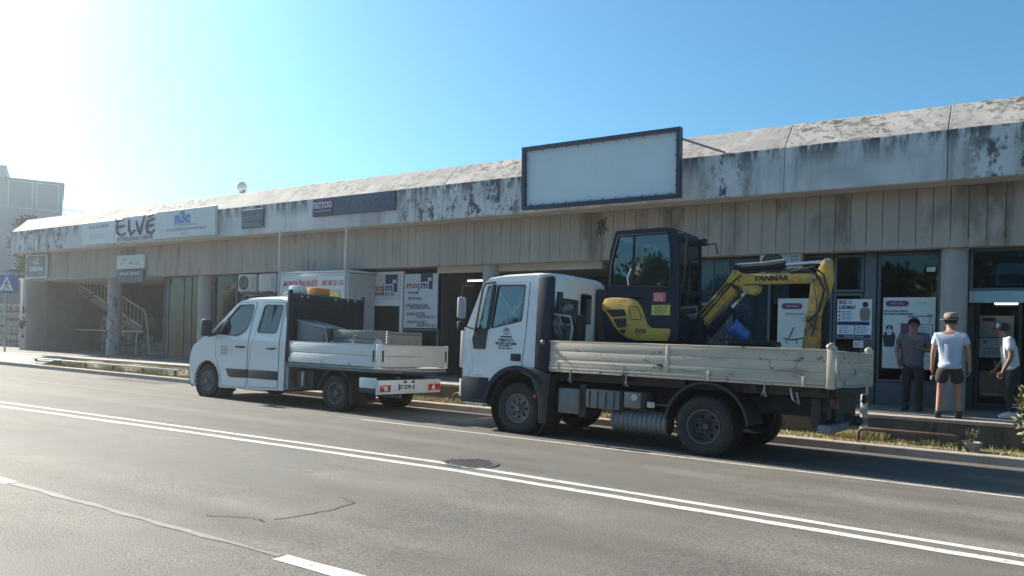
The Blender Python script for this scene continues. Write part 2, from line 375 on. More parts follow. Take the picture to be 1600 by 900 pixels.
def text(name, s, size, loc, mt, parent=None, rz=0, align='CENTER', shear=0, bold=0, sx=1, ext=.002, lines=1.0):
    c = bpy.data.curves.new('t', 'FONT'); c.body = s; c.size = size; c.align_x = align; c.align_y = 'CENTER'
    c.extrude = ext; c.shear = shear; c.offset = bold; c.resolution_u = 2; c.space_line = lines
    o = bpy.data.objects.new('t', c); COL.objects.link(o)
    dg = bpy.context.evaluated_depsgraph_get(); me = bpy.data.meshes.new_from_object(o.evaluated_get(dg))
    bpy.data.objects.remove(o); bpy.data.curves.remove(c)
    mt4 = Matrix.Translation(loc) @ Matrix.Rotation(rz, 4, 'Z') @ Matrix.Rotation(R(90), 4, 'X') @ Matrix.Diagonal((sx, 1, 1, 1))
    me.transform(mt4); me.materials.clear(); me.materials.append(M[mt]); me.name = name
    return link(name, me, parent)
def scribble(name, boxes, mt, parent, Y, n=9, r=.012, seed=1):
    """freehand marks on a plane facing the street"""
    rnd = random.Random(seed); b = MB()
    for (x0, x1, z0, z1) in boxes:
        for k in range(n):
            x, z = rnd.uniform(x0, x1), rnd.uniform(z0, z1); pts = []
            for q in range(rnd.randint(4, 7)):
                pts.append((x, Y, z)); x = min(x1, max(x0, x+rnd.uniform(-.5, .5)*(x1-x0)*.6)); z = min(z1, max(z0, z+rnd.uniform(-.5, .5)*(z1-z0)*.35))
            b.tube(pts, r, 5)
    return b.build(name, mt, parent)
def fake_lines(name, x0, x1, z0, z1, n, Y, mt, parent, seed=0, h=.018):
    """rows of small print"""
    rnd = random.Random(seed); b = MB()
    for i in range(n):
        z = z1-(z1-z0)*(i+.5)/n; x = x0
        end = x0+(x1-x0)*rnd.uniform(.7, 1)
        while x < end:
            w = rnd.uniform(.03, .09); b.box(x, min(x+w, end), Y-.002, Y, z-h/2, z+h/2); x += w+.02
    return b.build(name, mt, parent, smooth=0)
def skin(name, nd, ed, root, mt, parent, levels=1):
    keys = list(nd); me = bpy.data.meshes.new(name)
    me.from_pydata([nd[k][:3] for k in keys], [(keys.index(a), keys.index(b)) for a, b in ed], [])
    o = bpy.data.objects.new(name, me); COL.objects.link(o)
    sk = o.modifiers.new('s', 'SKIN'); sk.use_smooth_shade = True
    for i, k in enumerate(keys):
        r = nd[k][3]; r = r if isinstance(r, tuple) else (r, r)
        me.skin_vertices[0].data[i].radius = r; me.skin_vertices[0].data[i].use_root = (k == root)
    ss = o.modifiers.new('u', 'SUBSURF'); ss.levels = ss.render_levels = levels
    dg = bpy.context.evaluated_depsgraph_get(); m2 = bpy.data.meshes.new_from_object(o.evaluated_get(dg))
    bpy.data.objects.remove(o); bpy.data.meshes.remove(me)
    m2.materials.clear(); m2.materials.append(M[mt]); m2.name = name
    m2.polygons.foreach_set('use_smooth', [True]*len(m2.polygons))
    return link(name, m2, parent)
def leaves(name, blobs, count, size, mt, parent, seed=3, shell=.55):
    rnd = random.Random(seed); vs = []; fs = []
    for i in range(count):
        c, rad = blobs[rnd.randrange(len(blobs))]
        d = Vector((rnd.gauss(0, 1), rnd.gauss(0, 1), rnd.gauss(0, 1))).normalized()
        p = Vector(c)+Vector((d.x*rad[0], d.y*rad[1], d.z*rad[2]))*(shell+(1-shell)*rnd.random()**.5)*rnd.uniform(.8, 1.08)
        t = (d+Vector((rnd.gauss(0, .6), rnd.gauss(0, .6), rnd.gauss(0, .6)+.3))).normalized()
        w = t.cross(Vector((rnd.gauss(0, 1), rnd.gauss(0, 1), rnd.gauss(0, 1)))).normalized()
        L = size*rnd.uniform(.6, 1.3); n = t.cross(w); k = len(vs)
        vs += [p-t*L*.5, p+w*L*.22+n*L*.05, p+t*L*.5, p-w*L*.22+n*L*.05]; fs += [(k, k+1, k+2), (k, k+2, k+3)]
    me = bpy.data.meshes.new(name); me.from_pydata(vs, [], fs); me.materials.append(M[mt]); return link(name, me, parent)
# ================================================================== GROUND
YC, GR = 6.6, .005
def gz(X, Y): return -.02*max(0, Y-YC)-GR*X
def sheet(name, xs, ys, zf, mt):
    b = MB(); nx, ny = len(xs), len(ys)
    b.mesh([(x, y, zf(x, y)) for y in ys for x in xs], [(j*nx+i, j*nx+i+1, (j+1)*nx+i+1, (j+1)*nx+i) for j in range(ny-1) for i in range(nx-1)])
    return struct(b.build(name, mt, None, smooth=0, recalc=False))
sheet('ground', [-900, 900], [-900, 900], lambda x, y: -1.2, 'base')
sheet('road', [-140, -60, 0, 90], [-30, 0, YC, 12.76], gz, 'asphalt')
def ribbon(name, pts, w, mt, up=.004, ragged=0, seed=0):
    rnd = random.Random(seed); vs = []; fs = []
    P = []
    for (a, b_) in zip(pts[:-1], pts[1:]):
        n = max(1, int(math.hypot(b_[0]-a[0], b_[1]-a[1])/.25)) if ragged else max(1, int(math.hypot(b_[0]-a[0], b_[1]-a[1])/3))
        P += [(a[0]+(b_[0]-a[0])*k/n, a[1]+(b_[1]-a[1])*k/n) for k in range(n)]
    P.append(pts[-1])
    for i, p in enumerate(P):
        q0, q1 = P[max(0, i-1)], P[min(len(P)-1, i+1)]; d = Vector((q1[0]-q0[0], q1[1]-q0[1])).normalized(); n = Vector((-d.y, d.x))
        for s in (-1, 1):
            ww = w/2+rnd.uniform(-ragged, ragged); x, y = p[0]+n.x*s*ww, p[1]+n.y*s*ww
            vs.append((x, y, gz(x, y)+up))
    for i in range(len(P)-1): fs.append((2*i, 2*i+2, 2*i+3, 2*i+1))
    b = MB(); b.mesh(vs, fs); return struct(b.build(name, mt, None, smooth=0, recalc=False))
up_ = [(-90, 6.7), (-30, 6.5), (-15.5, 6.62), (-10, 6.92), (-5.7, 7.10), (-2.5, 6.98), (.1, 6.86), (12, 6.5), (50, 5)]
lo_ = [(-90, 6.42), (-30, 6.2), (-14.6, 6.3), (-10, 6.58), (-5.3, 6.78), (-2.5, 6.68), (.1, 6.58), (12, 6.2), (50, 4.7)]
ribbon('centre_line', up_, .11, 'line', ragged=.008, seed=2)
ribbon('centre_line', lo_, .13, 'line', ragged=.008, seed=3)
ribbon('parking_line', [(-9.6, 9.86), (60, 9.80)], .085, 'line_thin', ragged=.006, seed=4)
ribbon('parking_line', [(-40, 9.6), (-9.6, 9.86)], .09, 'line_worn', ragged=.012, seed=5)
for i, (a, b_) in enumerate([(-4.08, -1.1), (-13.2, -7.83), (-22.6, -17), (4.9, 7.9)]):
    ribbon('lane_dash', [(a, 3.46), (b_, 3.46)], .13, 'line', ragged=.008, seed=10+i)
ribbon('worn_seam', [(-7.8, 3.46), (-4.1, 3.47)], .06, 'line_worn', ragged=.02, seed=20)
def jag(pts, n, amp, seed):
    rnd = random.Random(seed); out = []
    for a, b_ in zip(pts[:-1], pts[1:]):
        for k in range(n): t = k/n; out.append((a[0]+(b_[0]-a[0])*t+rnd.uniform(-amp, amp), a[1]+(b_[1]-a[1])*t+rnd.uniform(-amp, amp)))
    return out+[pts[-1]]
ribbon('road_crack', jag([(-5.42, 3.83), (-5.18, 3.98), (-5, 4.03), (-4.91, 4.0)], 5, .02, 1), .011, 'crack', up=.0035)
ribbon('road_crack', jag([(-4.91, 4.08), (-4.85, 4.31), (-4.8, 4.62), (-4.85, 4.93)], 6, .02, 2), .013, 'crack', up=.0035)
ribbon('road_crack', jag([(-4.85, 4.93), (-5.14, 5.02)], 5, .02, 3), .009, 'crack', up=.0035)
b = MB(); z = gz(-5.35, 7.28)
b.cyl((-5.35, 7.28, z-.03), (-5.35, 7.28, z+.008), .36, n=40)
for i in range(-4, 5):
    for j in range(-4, 5):
        if math.hypot(i, j) < 4.2: b.box(-5.35+i*.07-.02, -5.35+i*.07+.02, 7.28+j*.07-.02, 7.28+j*.07+.02, z+.008, z+.014)
tag(b.build('manhole_cover', 'castiron'), 'round cast iron manhole cover overlapping the double centre line', 'manhole')

ribbon('dark_road_strip', [(-21.6, 12.1), (-19.0, 12.15)], .75, 'dark_strip', up=.003, ragged=.03, seed=31)  # darker flat strip on the road left of the van
# kerb
kerb = struct(bpy.data.objects.new('kerb', None)); COL.objects.link(kerb)
ks = MB().prism([(0, -.25), (0, .105), (.006, .116), (.016, .12), (.17, .12), (.17, -.25)], 'yz', -.498, .498).build('kerb_stone', 'kerb', kerb, 0)
rnd = random.Random(4); first = True
for i in range(-46, 10):
    o = ks if first else ks.copy()
    if not first: COL.objects.link(o)
    first = False; x = i*1.0+.15
    o.location = (x, 12.73+rnd.uniform(-.0015, .0015), gz(x, 12.73)+rnd.uniform(-.002, .002)); o.rotation_euler = (0, GR, 0)
PZ = .38
def kt(X): return gz(X, 12.75)+.105
def ease(t): t = max(0, min(1, t)); return t*t*(3-2*t)
def vz(X, Y):
    back = kt(X)+(.36-kt(X))*ease((-13-X)/8)
    return kt(X)+(back-kt(X))*max(0, min(1, (Y-12.9)/.85))**2.6
xs = [-90, -60]+[x*.5 for x in range(-92, 24)]+[30, 90]
sheet('verge', xs, [12.86, 13.1, 13.4, 13.755], lambda x, y: vz(x, y)-(.0 if x > -27 else .02), 'dirt')
b = MB(); b.box(-27.2, -60, 12.9, 13.76, -.2, 0)
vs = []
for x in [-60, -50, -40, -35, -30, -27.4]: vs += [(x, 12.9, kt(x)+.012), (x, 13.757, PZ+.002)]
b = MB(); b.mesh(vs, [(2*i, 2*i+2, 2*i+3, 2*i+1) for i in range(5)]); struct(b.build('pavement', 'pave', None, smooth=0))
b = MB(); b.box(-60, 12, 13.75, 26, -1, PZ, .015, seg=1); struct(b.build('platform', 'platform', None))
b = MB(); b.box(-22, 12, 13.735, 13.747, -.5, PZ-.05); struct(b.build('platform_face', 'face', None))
b = MB(); b.box(-34, 12, 13.70, 14.12, PZ-.052, PZ+.006, .012); struct(b.build('sunlit_platform_edge', 'kerb', None))  # pale cap strip widened so its colour carries the sunlit band
# dry grass on the verge
def blades(name, n, xr, mt, h0, h1, seed, dens=None, yr=(12.93, 13.72)):
    rnd = random.Random(seed); vs = []; fs = []
    while len(fs) < n:
        x, y = rnd.uniform(*xr), rnd.uniform(*yr)
        d = .5+.5*math.sin(x*2.3+1.3*math.sin(y*5+x*.7))
        if rnd.random() > (dens or .6)*d+.1: continue
        z = vz(x, y)-.01; a = rnd.uniform(0, 6.3); h = rnd.uniform(h0, h1); w = rnd.uniform(.004, .010); lx, ly = rnd.gauss(0, .5)*h, rnd.gauss(0, .5)*h
        k = len(vs); vs += [(x-w*math.cos(a), y-w*math.sin(a), z), (x+w*math.cos(a), y+w*math.sin(a), z), (x+lx, y+ly, z+h)]; fs.append((k, k+1, k+2))
    me = bpy.data.meshes.new(name); me.from_pydata(vs, [], fs); me.materials.append(M[mt]); return stuff(link(name, me))
g1 = blades('dry_grass', 26000, (-28.5, -6), 'grass', .03, .10, 1)
g2 = blades('dry_grass', 9000, (-6, 5), 'grass', .02, .075, 2, .35)
g3 = blades('green_weeds', 7000, (-28, -15), 'grass_g', .02, .07, 3)
g4 = blades('green_weeds', 2600, (-1.2, 4), 'grass_g', .03, .12, 4, .5, (13.45, 13.72))
g5 = blades('dry_grass', 2500, (-2.6, -1.7), 'grass', .05, .17, 5, .9, (13.35, 13.72))

# ================================================================== BUILDING
bld = thing('commercial_building', 'long single storey concrete shop building with ribbed band and peeling sloped roof edge', 'building', (0, 0, 0))
XL, XR, YF, YB = -34.5, 8.0, 15.0, 15.6
ZB, ZC, ZT = 4.36, 5.22, 5.80
joints = [XL, -17.8, -12.0, -3.75, -1.04, 1.7, 4.5, XR]
for a, c in zip(joints[:-1], joints[1:]):
    b = MB(); b.prism([(YF, ZB), (YF, ZC), (15.35, ZC), (15.35, ZB)], 'yz', a+.006, c-.006, .006, 1)
    b.build('fascia_slab', 'fascia', bld, 0)
    b = MB(); b.prism([(YF+.01, ZC+.004), (YB, ZT), (YB+.4, ZT), (YB+.4, ZC+.004)], 'yz', a+.006, c-.006, .006, 1)
    b.build('roof_slab', 'roof', bld, 0)
MB().box(XL, XR, 15.10, 15.3, ZB+.03, ZC-.02).build('joint_filler', 'joint', bld)
MB().prism([(15.1, ZC), (YB+.02, ZT-.03), (YB+.2, ZT-.03), (YB+.2, ZC)], 'yz', XL+.02, XR-.02).build('joint_filler', 'joint', bld)
MB().box(XL, XR, YB+.39, 24, ZT-.25, ZT-.02).build('flat_roof', 'soffit', bld)
MB().box(XL, XR, YF+.36, YB+.05, ZB+.002, ZB+.2).build('soffit', 'soffit', bld)
MB().box(XL+.02, XR-.02, YF+.02, YF+.36, ZB-.01, ZB+.03).build('drip_edge', 'soffit', bld)
# ribbed panels
PB = 3.27
pb = MB(); w = .2745
pb.box(0, w-.011, 0, .10, 0, ZB-PB, .006, seg=1)
for k in range(6): pb.box(.016+k*.04, .034+k*.04, -.006, .004, .012, ZB-PB-.012)
pan = pb.build('panel', 'panel', bld, smooth=0); first = True
n = int((XR-(-34.3))/w)
rnd = random.Random(5)
for i in range(n):
    o = pan if first else pan.copy()
    if not first: COL.objects.link(o)
    first = False
    o.location = (-.19-w*round((34.1)/w)+i*w+.008, YB+rnd.uniform(-.004, .004), PB+rnd.uniform(-.004, .004))
MB().box(XL+.1, XR-.02, YB+.10, YB+.16, PB+.02, ZB).build('panel_backing', 'joint', bld)
# lower soffit under the band, back wall, ends
MB().box(XL+.1, XR-.02, YB+.02, 22.0, PB+.012, PB+.13).build('ceiling', 'soffit', bld)
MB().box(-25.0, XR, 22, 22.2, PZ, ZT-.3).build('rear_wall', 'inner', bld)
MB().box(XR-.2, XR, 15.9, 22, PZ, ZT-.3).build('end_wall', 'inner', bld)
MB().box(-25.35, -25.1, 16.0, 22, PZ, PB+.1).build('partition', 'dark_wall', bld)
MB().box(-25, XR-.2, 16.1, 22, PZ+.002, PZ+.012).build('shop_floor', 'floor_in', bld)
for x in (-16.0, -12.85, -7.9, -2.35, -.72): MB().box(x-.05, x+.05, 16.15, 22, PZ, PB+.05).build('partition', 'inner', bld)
def column(x, r, y=15.88, mt='column'):
    return MB().cyl((x, y, PZ-.05), (x, y, PB+.03), r, n=28).build('column', mt, bld)
column(-.95, .215); column(-11.1, .22, 15.9); column(-22.85, .24, 15.95); cb = column(-28.4, .25, 15.95)
ca = MB().box(-35.0, -34.45, 15.62, 16.3, PZ-.4, PB+.1, .02).build('column', 'column', bld)
scribble('graffiti', [(-34.98, -34.5, 1.2, 2.2), (-34.98, -34.5, .9, 1.6)], 'graffiti', ca, 15.615, 8, .02, 3)
b = MB(); rnd = random.Random(8)
for k in range(16):
    a = rnd.uniform(-1.3, 1.3); z0 = rnd.uniform(1.0, 2.7); pts = []
    for q in range(6):
        pts.append((-28.4+.254*math.sin(a), 15.95-.254*math.cos(a), z0)); a = max(-1.4, min(1.4, a+rnd.uniform(-.7, .7))); z0 += rnd.uniform(-.22, .22)
    b.tube(pts, .014, 5)
b.build('graffiti', 'graffiti', cb)
b = MB(); rnd = random.Random(15)
for k in range(5):
    x = -8.0+rnd.uniform(0, .2); z0 = 4.2-rnd.uniform(0, .12); b.tube([(x, 15.588, z0), (x+rnd.uniform(-.1, .1), 15.588, z0+.03), (x+rnd.uniform(-.05, .1), 15.588, z0-.16), (x+rnd.uniform(-.1, .1), 15.588, z0-.28)], .012, 5)
b.build('graffiti', 'graffiti', bld)

def window(x0, x1, z0, z1, Y=16.0, bars=(), hbars=(), fr='frame', w=.05, pane='glass', name='window', panes=True):
    f = MB().plate([(x0, z0), (x1, z0), (x1, z1), (x0, z1)],
                   [[(x0+w, z0+w), (x0+w, z1-w), (x1-w, z1-w), (x1-w, z0+w)]], lambda u, v, d: (u, Y+d, v), .07).build(name, fr, bld, smooth=0)
    for q in bars: MB().box(q-w/2, q+w/2, Y+.004, Y+.066, z0+w, z1-w).build('mullion', fr, f, smooth=0)
    e = sorted([x0+w-.01]+[q for q in bars]+[x1-w+.01]); h = sorted([z0+w-.01]+list(hbars)+[z1-w+.01])
    for q in hbars: MB().box(x0+w, x1-w, Y+.006, Y+.064, q-w/2, q+w/2).build('transom', fr, f, smooth=0)
    if panes:
        for a, c in zip(e[:-1], e[1:]):
            for p, q in zip(h[:-1], h[1:]): MB().box(a, c, Y+.03, Y+.036, p, q).build('pane', pane, f, smooth=0)
    return f
def wall(x0, x1, z0, z1, Y=16.0, mt='frame', name='low_wall'): return MB().box(x0, x1, Y-.02, Y+.09, z0, z1).build(name, mt, bld, smooth=0)
# shop front, right to left
window(-.72, 1.7, 2.52, PB, 16.0, bars=(.5,)); MB().box(-.72, 1.7, 15.97, 16.08, 2.31, 2.515).build('door_header', 'teal_panel', bld)
window(-.66, .78, PZ, 3.1, 17.6, bars=(.06,), name='entrance_door')
window(.8, 1.7, PZ, 2.3, 16.02)
window(1.72, 4.6, .8, PB, 16.0, bars=(3.1,)); wall(1.7, 7.8, PZ, .8); window(4.62, 7.8, .8, PB, 16.0, bars=(6.2,))
window(-2.22, -1.17, .82, PB-.02, 16.0); wall(-2.22, -1.17, PZ, .81)
wall(-2.44, -2.24, PZ, PB, 15.98, name='pier')
window(-3.0, -2.46, 2.52, PB-.03, 16.0); dr = window(-3.0, -2.46, PZ+.01, 2.50, 16.0, name='shop_door')
MB().box(-2.98, -2.48, 15.985, 15.998, PZ+.03, 1.0).build('kick_panel', 'frame', dr)
window(-5.04, -3.02, .72, PB-.02, 16.0, bars=(-4.24,)); window(-7.85, -5.06, .72, PB-.02, 16.0, bars=(-6.3,)); wall(-7.85, -3.02, PZ, .71)
b = MB()
def curtain(x0, x1, z0, z1, Y, mt, seed=0):
    rnd = random.Random(seed); vs = []; n = int((x1-x0)/.03)
    for i in range(n+1):
        x = x0+(x1-x0)*i/n; y = Y+.03*math.sin(x*22+math.sin(x*5)*2)
        vs += [(x, y, z0), (x, y, z1), (x, y+.004, z0), (x, y+.004, z1)]
    b = MB(); fs = []
    for i in range(n): fs += [(4*i, 4*i+4, 4*i+5, 4*i+1), (4*i+2, 4*i+3, 4*i+7, 4*i+6)]
    b.mesh(vs, fs); return b.build('curtain', mt, None, smooth=80)
tag(curtain(-7.7, -4.3, .75, 3.2, 16.16, 'curtain'), 'teal curtain behind the shop window beyond the digger boom', 'curtain')
tag(curtain(-4.2, -3.9, 2.3, 3.2, 16.2, 'curtain_w', 2), 'short pale curtain strip behind the glass left of the fitness poster door', 'curtain')
tag(MB().tube([(-2.55, 16.12, 3.2), (-2.57, 16.12, 2.9), (-2.52, 16.12, 2.6)], .03, 8).tube([(-2.5, 16.12, 3.2), (-2.53, 16.12, 2.9), (-2.56, 16.12, 2.58)], .03, 8).build('curtain', 'curtain_w'), 'thin twisted white curtain hanging in the upper glass of the narrow shop door', 'curtain')
# dark passage
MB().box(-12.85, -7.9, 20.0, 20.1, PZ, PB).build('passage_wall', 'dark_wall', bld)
MB().box(-12.85, -8.0, 15.9, 16.02, PB-.16, PB+.01).build('lintel', 'soffit', bld)
# pieces left of the passage
window(-14.05, -12.86, .9, 1.63, 16.0); wall(-14.05, -12.86, PZ, .89)
window(-15.45, -14.12, PZ, 2.36, 16.0, fr='frame_w', w=.11, name='shop_door')
MB().plate([(-15.45, 2.365), (-14.12, 2.365), (-14.12, 3.2), (-15.45, 3.2)], [[(-15.36, 2.43), (-15.36, 3.12), (-14.2, 3.12), (-14.2, 2.43)]], lambda u, v, d: (u, 15.99+d, v), .08).build('sign_frame', 'frame_w', bld, smooth=0)
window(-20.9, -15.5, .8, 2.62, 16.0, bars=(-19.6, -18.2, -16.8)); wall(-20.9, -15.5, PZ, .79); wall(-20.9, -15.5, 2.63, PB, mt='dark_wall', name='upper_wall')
window(-22.5, -20.95, PZ+.02, PB, 16.0, bars=(-21.3,))
window(-25.1, -23.1, PZ+.02, PB, 16.0, bars=(-24.2, -23.75))
tag(curtain(-24.9, -24.0, .5, 3.0, 16.25, 'curtain', 5), 'grey green curtains in the glazed bay left of the round column', 'curtain')
tag(curtain(-22.2, -21.2, .5, 3.0, 16.22, 'curtain', 6), 'teal curtain in the narrow window ahead of the van bonnet', 'curtain')
# lamps inside
def tube_lamp(x, y, z, L, label):
    t = thing('ceiling_lamp', label, 'lamp', (x, y, z), (0, 0, 0), 'lit strip lamps in the shops')
    MB().box(-L/2, L/2, -.04, .04, .02, .06, .01).build('housing', 'acwhite', t); MB().cyl((-L/2+.02, 0, 0), (L/2-.02, 0, 0), .022, n=10).build('lamp_tube', 'lit_tube', t)
tube_lamp(-12.6, 17.2, 3.0, .75, 'nearer lit strip lamp in the dark passage left of the truck cab')
tube_lamp(-13.0, 18.6, 2.72, .85, 'farther lit strip lamp in the dark passage left of the truck cab')
tube_lamp(-.17, 17.3, 2.36, .42, 'lit strip lamp above the glazed entrance at the right')
tube_lamp(-23.6, 17.0, 2.95, .7, 'lit strip lamp inside the glazed bay left of the round column')

# stair recess at the left end
MB().box(-34.45, -25.3, 20.2, 20.35, PZ, PB+.05).build('recess_wall', 'stair', bld)
MB().box(-34.45, -34.2, 16.3, 20.2, PZ, PB+.05).build('recess_wall', 'stair', bld)
st = thing('staircase', 'concrete staircase with pale railings in the open bay at the far left end', 'staircase', (-29.2, 17.6, PZ))
for i in range(7): MB().box(-.1, 3.6, i*.28, 2.5, i*.16, (i+1)*.16-.004, .008, seg=1).build('step', 'stair', st)
MB().prism([(-.1, 1.05), (-.1, .75), (-5.0, 2.5), (-5.0, 2.85)], 'xz', .0, 1.3).build('flight', 'stair', st)
bal = MB().cyl((0, .02, -.03), (0, .02, .72), .012, n=6).build('baluster', 'railpaint', st)
for k in range(17):
    o = bal if k == 0 else bal.copy()
    if k: COL.objects.link(o)
    o.location = (-.15-k*.28, 0, 1.05+(.05+k*.28)*.367)
scribble('graffiti', [(-2.6, -1.0, 1.35, 1.75), (-4.6, -3.0, 2.1, 2.5)], 'graffiti', st, -.012, 7, .016, 41)
MB().tube([(.45, .02, 0), (.15, .02, 1.5), (-.05, .02, 1.78), (-.15, .02, 1.80), (-5, .02, 3.55)], .035, 8).build('handrail', 'railpaint', st)
MB().tube([(-.12, .02, 1.08), (-5, .02, 2.87)], .03, 6).build('bottom_rail', 'railpaint', st)
MB().tube([(-5.0, -.1, .9), (.2, -.1, .9)], .03, 6).tube([(-.3, -.1, 0), (-.3, -.1, .9)], .03, 6).tube([(-1.6, -.1, 0), (-1.6, -.1, .9)], .03, 6).build('guard_rail', 'railpaint', st)
def stone_wall(label, x0, x1, z0, z1, Y, seed, sw=.34, sh=.22, mt='stone'):
    t = thing('stone_wall', label, 'wall', (x0, Y, z0))
    MB().box(0, x1-x0, .03, .4, -.3, z1-z0-.02).build('mortar_bed', 'mortar', t)
    rnd = random.Random(seed); protos = []
    for k in range(6):
        b = MB(); a, c = sw*rnd.uniform(.8, 1.15), sh*rnd.uniform(.8, 1.1)
        poly = [(rnd.uniform(0, .05), rnd.uniform(0, .04)), (a*.5, rnd.uniform(-.02, .03)), (a-rnd.uniform(0, .05), rnd.uniform(0, .05)), (a-rnd.uniform(0, .03), c-rnd.uniform(0, .05)), (a*.45, c+rnd.uniform(-.02, .02)), (rnd.uniform(0, .04), c-rnd.uniform(0, .05))]
        b.prism(poly, 'xz', -.04, .06, .012, 1); protos.append(b.build('stone', mt, t))
    used = set(); z = 0; row = 0
    while z < z1-z0-sh*.6:
        x = -.1*(row % 2)
        while x < x1-x0-sw*.5:
            k = rnd.randrange(6); o = protos[k] if k not in used else protos[k].copy()
            if k in used: COL.objects.link(o)
            used.add(k); o.location = (x+.05, rnd.uniform(-.02, .02), z+rnd.uniform(-.02, .02)); o.rotation_euler = (0, rnd.uniform(-.06, .06), 0); x += sw*1.02
        z += sh*1.04; row += 1
    for k in range(6):
        if k not in used: bpy.data.objects.remove(protos[k])
    return t
stone_wall('rubble stone retaining wall left of the building under the tree', -46.0, -35.2, .3, 2.5, 17.2, 3, .6, .34)
sw_ = stone_wall('low dark rubble wall under the stairs in the open bay', -33.6, -29.4, PZ, 1.9, 18.3, 5, .5, .3)

scribble('graffiti', [(.3, 1.5, .3, 1.2), (1.8, 3.6, .3, 1.3)], 'graffiti', sw_, -.06, 9, .02, 42)
# ================================================================== SIGNS
def board(name, label, cat, x0, x1, z0, z1, Y, mt, t=.06, fr=None, rotx=0):
    th = thing(name, label, cat, ((x0+x1)/2, Y, (z0+z1)/2), (rotx, 0, 0))
    w, h = (x1-x0)/2, (z1-z0)/2
    MB().box(-w, w, -t, 0, -h, h, .006, seg=1).build('board', mt, th, smooth=0)
    if fr:
        MB().plate([(-w-.03, -h-.03), (w+.03, -h-.03), (w+.03, h+.03), (-w-.03, h+.03)], [[(-w+.02, -h+.02), (-w+.02, h-.02), (w-.02, h-.02), (w-.02, -h+.02)]], lambda u, v, d: (u, -t-.012+d, v), t+.01).build('frame', fr, th, smooth=0)
    return th, w, h, -t-.003
YS = 14.995
t, w, h, y = board('shop_sign', 'pale faded sign with hardly readable small print at the left of the white sign row', 'sign', -28.8, -26.7, 4.42, 5.24, YS, 'signwhite')
text('lettering', 'TEPIH ZA UNUKU', .17, (0, y, .22), 'ink_grey', t, sx=1.0); fake_lines('small_print', -.6, .5, -.2, 0, 3, y, 'ink_grey', t, 3, .014)
t, w, h, y = board('shop_sign', 'white sign with big brush lettering ELVE in the middle of the sign row', 'sign', -26.66, -24.18, 4.41, 5.30, YS-.01, 'signwhite')
def brush(strokes, r, mt, parent, y, name='lettering'):
    b = MB()
    for s in strokes: b.tube([(u, y, v) for u, v in s], [r*q for q in ([.7]+[1]*(len(s)-2)+[.6])], 6)
    return b.build(name, mt, parent)
brush([[(-1.15, .30), (-1.02, .34), (-.72, .36)], [(-1.08, .34), (-1.12, .1), (-1.05, -.12), (-.8, -.2), (-.55, -.12)], [(-1.1, .08), (-.85, .12), (-.62, .14)],
       [(-.38, .34), (-.34, .0), (-.22, -.2), (.02, -.05)], [(.08, .26), (.22, -.05), (.33, -.2), (.42, .05), (.58, .42)],
       [(.72, .2), (.9, .24), (1.18, .27)], [(.78, .2), (.72, 0), (.78, -.18), (1.0, -.2), (1.2, -.1)], [(.75, .02), (.95, .05), (1.12, .07)], [(.75, .34), (.95, .40), (1.1, .42)]], .058, 'ink_navy', t, y)
text('lettering', 'EITHREADING OBRVA', .19, (0, y, -.34), 'ink_navy', t, bold=.004, sx=1.15)
t, w, h, y = board('shop_sign', 'wide white sign with blue block letters nbc at the right of the sign row', 'sign', -24.14, -20.92, 4.42, 5.33, YS-.02, 'signwhite', .1)
text('lettering', 'n3c', .50, (-.1, y, .17), 'ink_blue', t, bold=.03, sx=1.15)
text('lettering', 'MEDITERRANSKI CENTAR', .07, (.05, y, -.06), 'ink_grey', t, sx=1.5); text('lettering', 'PODUZETNIČKI CENTAR MEDITERANE', .12, (.1, y, -.2), 'ink_grey', t, sx=1.0); fake_lines('small_print', -.15, .3, -.4, -.27, 2, y, 'ink_grey', t, 4, .02)
t, w, h, y = board('shop_sign', 'small faded blue sign alone on the fascia right of the white sign row', 'sign', -19.72, -18.73, 4.54, 5.10, YS, 'sign_teal')
text('lettering', 'MASSAGE', .2, (0, y, .02), 'ink_grey', t, sx=.95); fake_lines('small_print', -.35, .35, -.22, -.12, 2, y, 'ink_grey', t, 5, .02)
t, w, h, y = board('shop_sign', 'long navy sign with pale pink TATTOO lettering at its left end', 'sign', -16.58, -13.53, 4.70, 5.20, YS, 'sign_blue', .08)
MB().box(-1.52, -.74, y-.012, y+.002, -.24, .24).build('poster_panel', 'ink_navy', t)
text('lettering', 'TATTOO', .24, (-1.13, y-.016, .04), 'ink_pink', t, bold=.008, sx=.78); MB().box(-1.46, -.8, y-.017, y-.012, -.12, -.105).build('underline', 'ink_pink', t)
text('lettering', 'TATTOO', .36, (.55, y, .02), 'sign_teal', t, bold=.012, sx=1.15)
t, w, h, y = board('shop_sign', 'navy sign with white flower emblem in a pale frame at the far left end', 'sign', -34.25, -32.6, 3.38, 4.28, 15.55, 'sign_blue', .06, 'signwhite')
text('lettering', 'TABIMAN', .25, (0, y, -.12), 'ink_white', t, bold=.006, sx=1.0)
brush([[(-.25, .12), (-.1, .3), (.05, .12), (.2, .3), (.38, .2)], [(-.1, .12), (0, .34), (.12, .38), (.05, .2)], [(-.3, .2), (-.05, .1), (.3, .12)]], .02, 'ink_white', t, y, 'emblem')
fake_lines('small_print', .2, .5, -.32, -.26, 1, y, 'ink_white', t, 6, .03)
t, w, h, y = board('shop_sign', 'pale square sign with faint marks on the ribbed band above the open bay', 'sign', -27.5, -25.75, 3.55, 4.05, 15.55, 'signwhite')
scribble('drawing', [(-.6, -.3, -.15, .15), (-.05, .35, -.15, .15)], 'ink_grey', t, y, 4, .01, 9); fake_lines('small_print', .3, .7, -.12, 0, 2, y, 'ink_grey', t, 8, .03)
t, w, h, y = board('shop_sign', 'narrow dark sign with pale lettering right below the pale square sign', 'sign', -27.45, -25.75, 3.05, 3.5, 15.52, 'sign_blue')
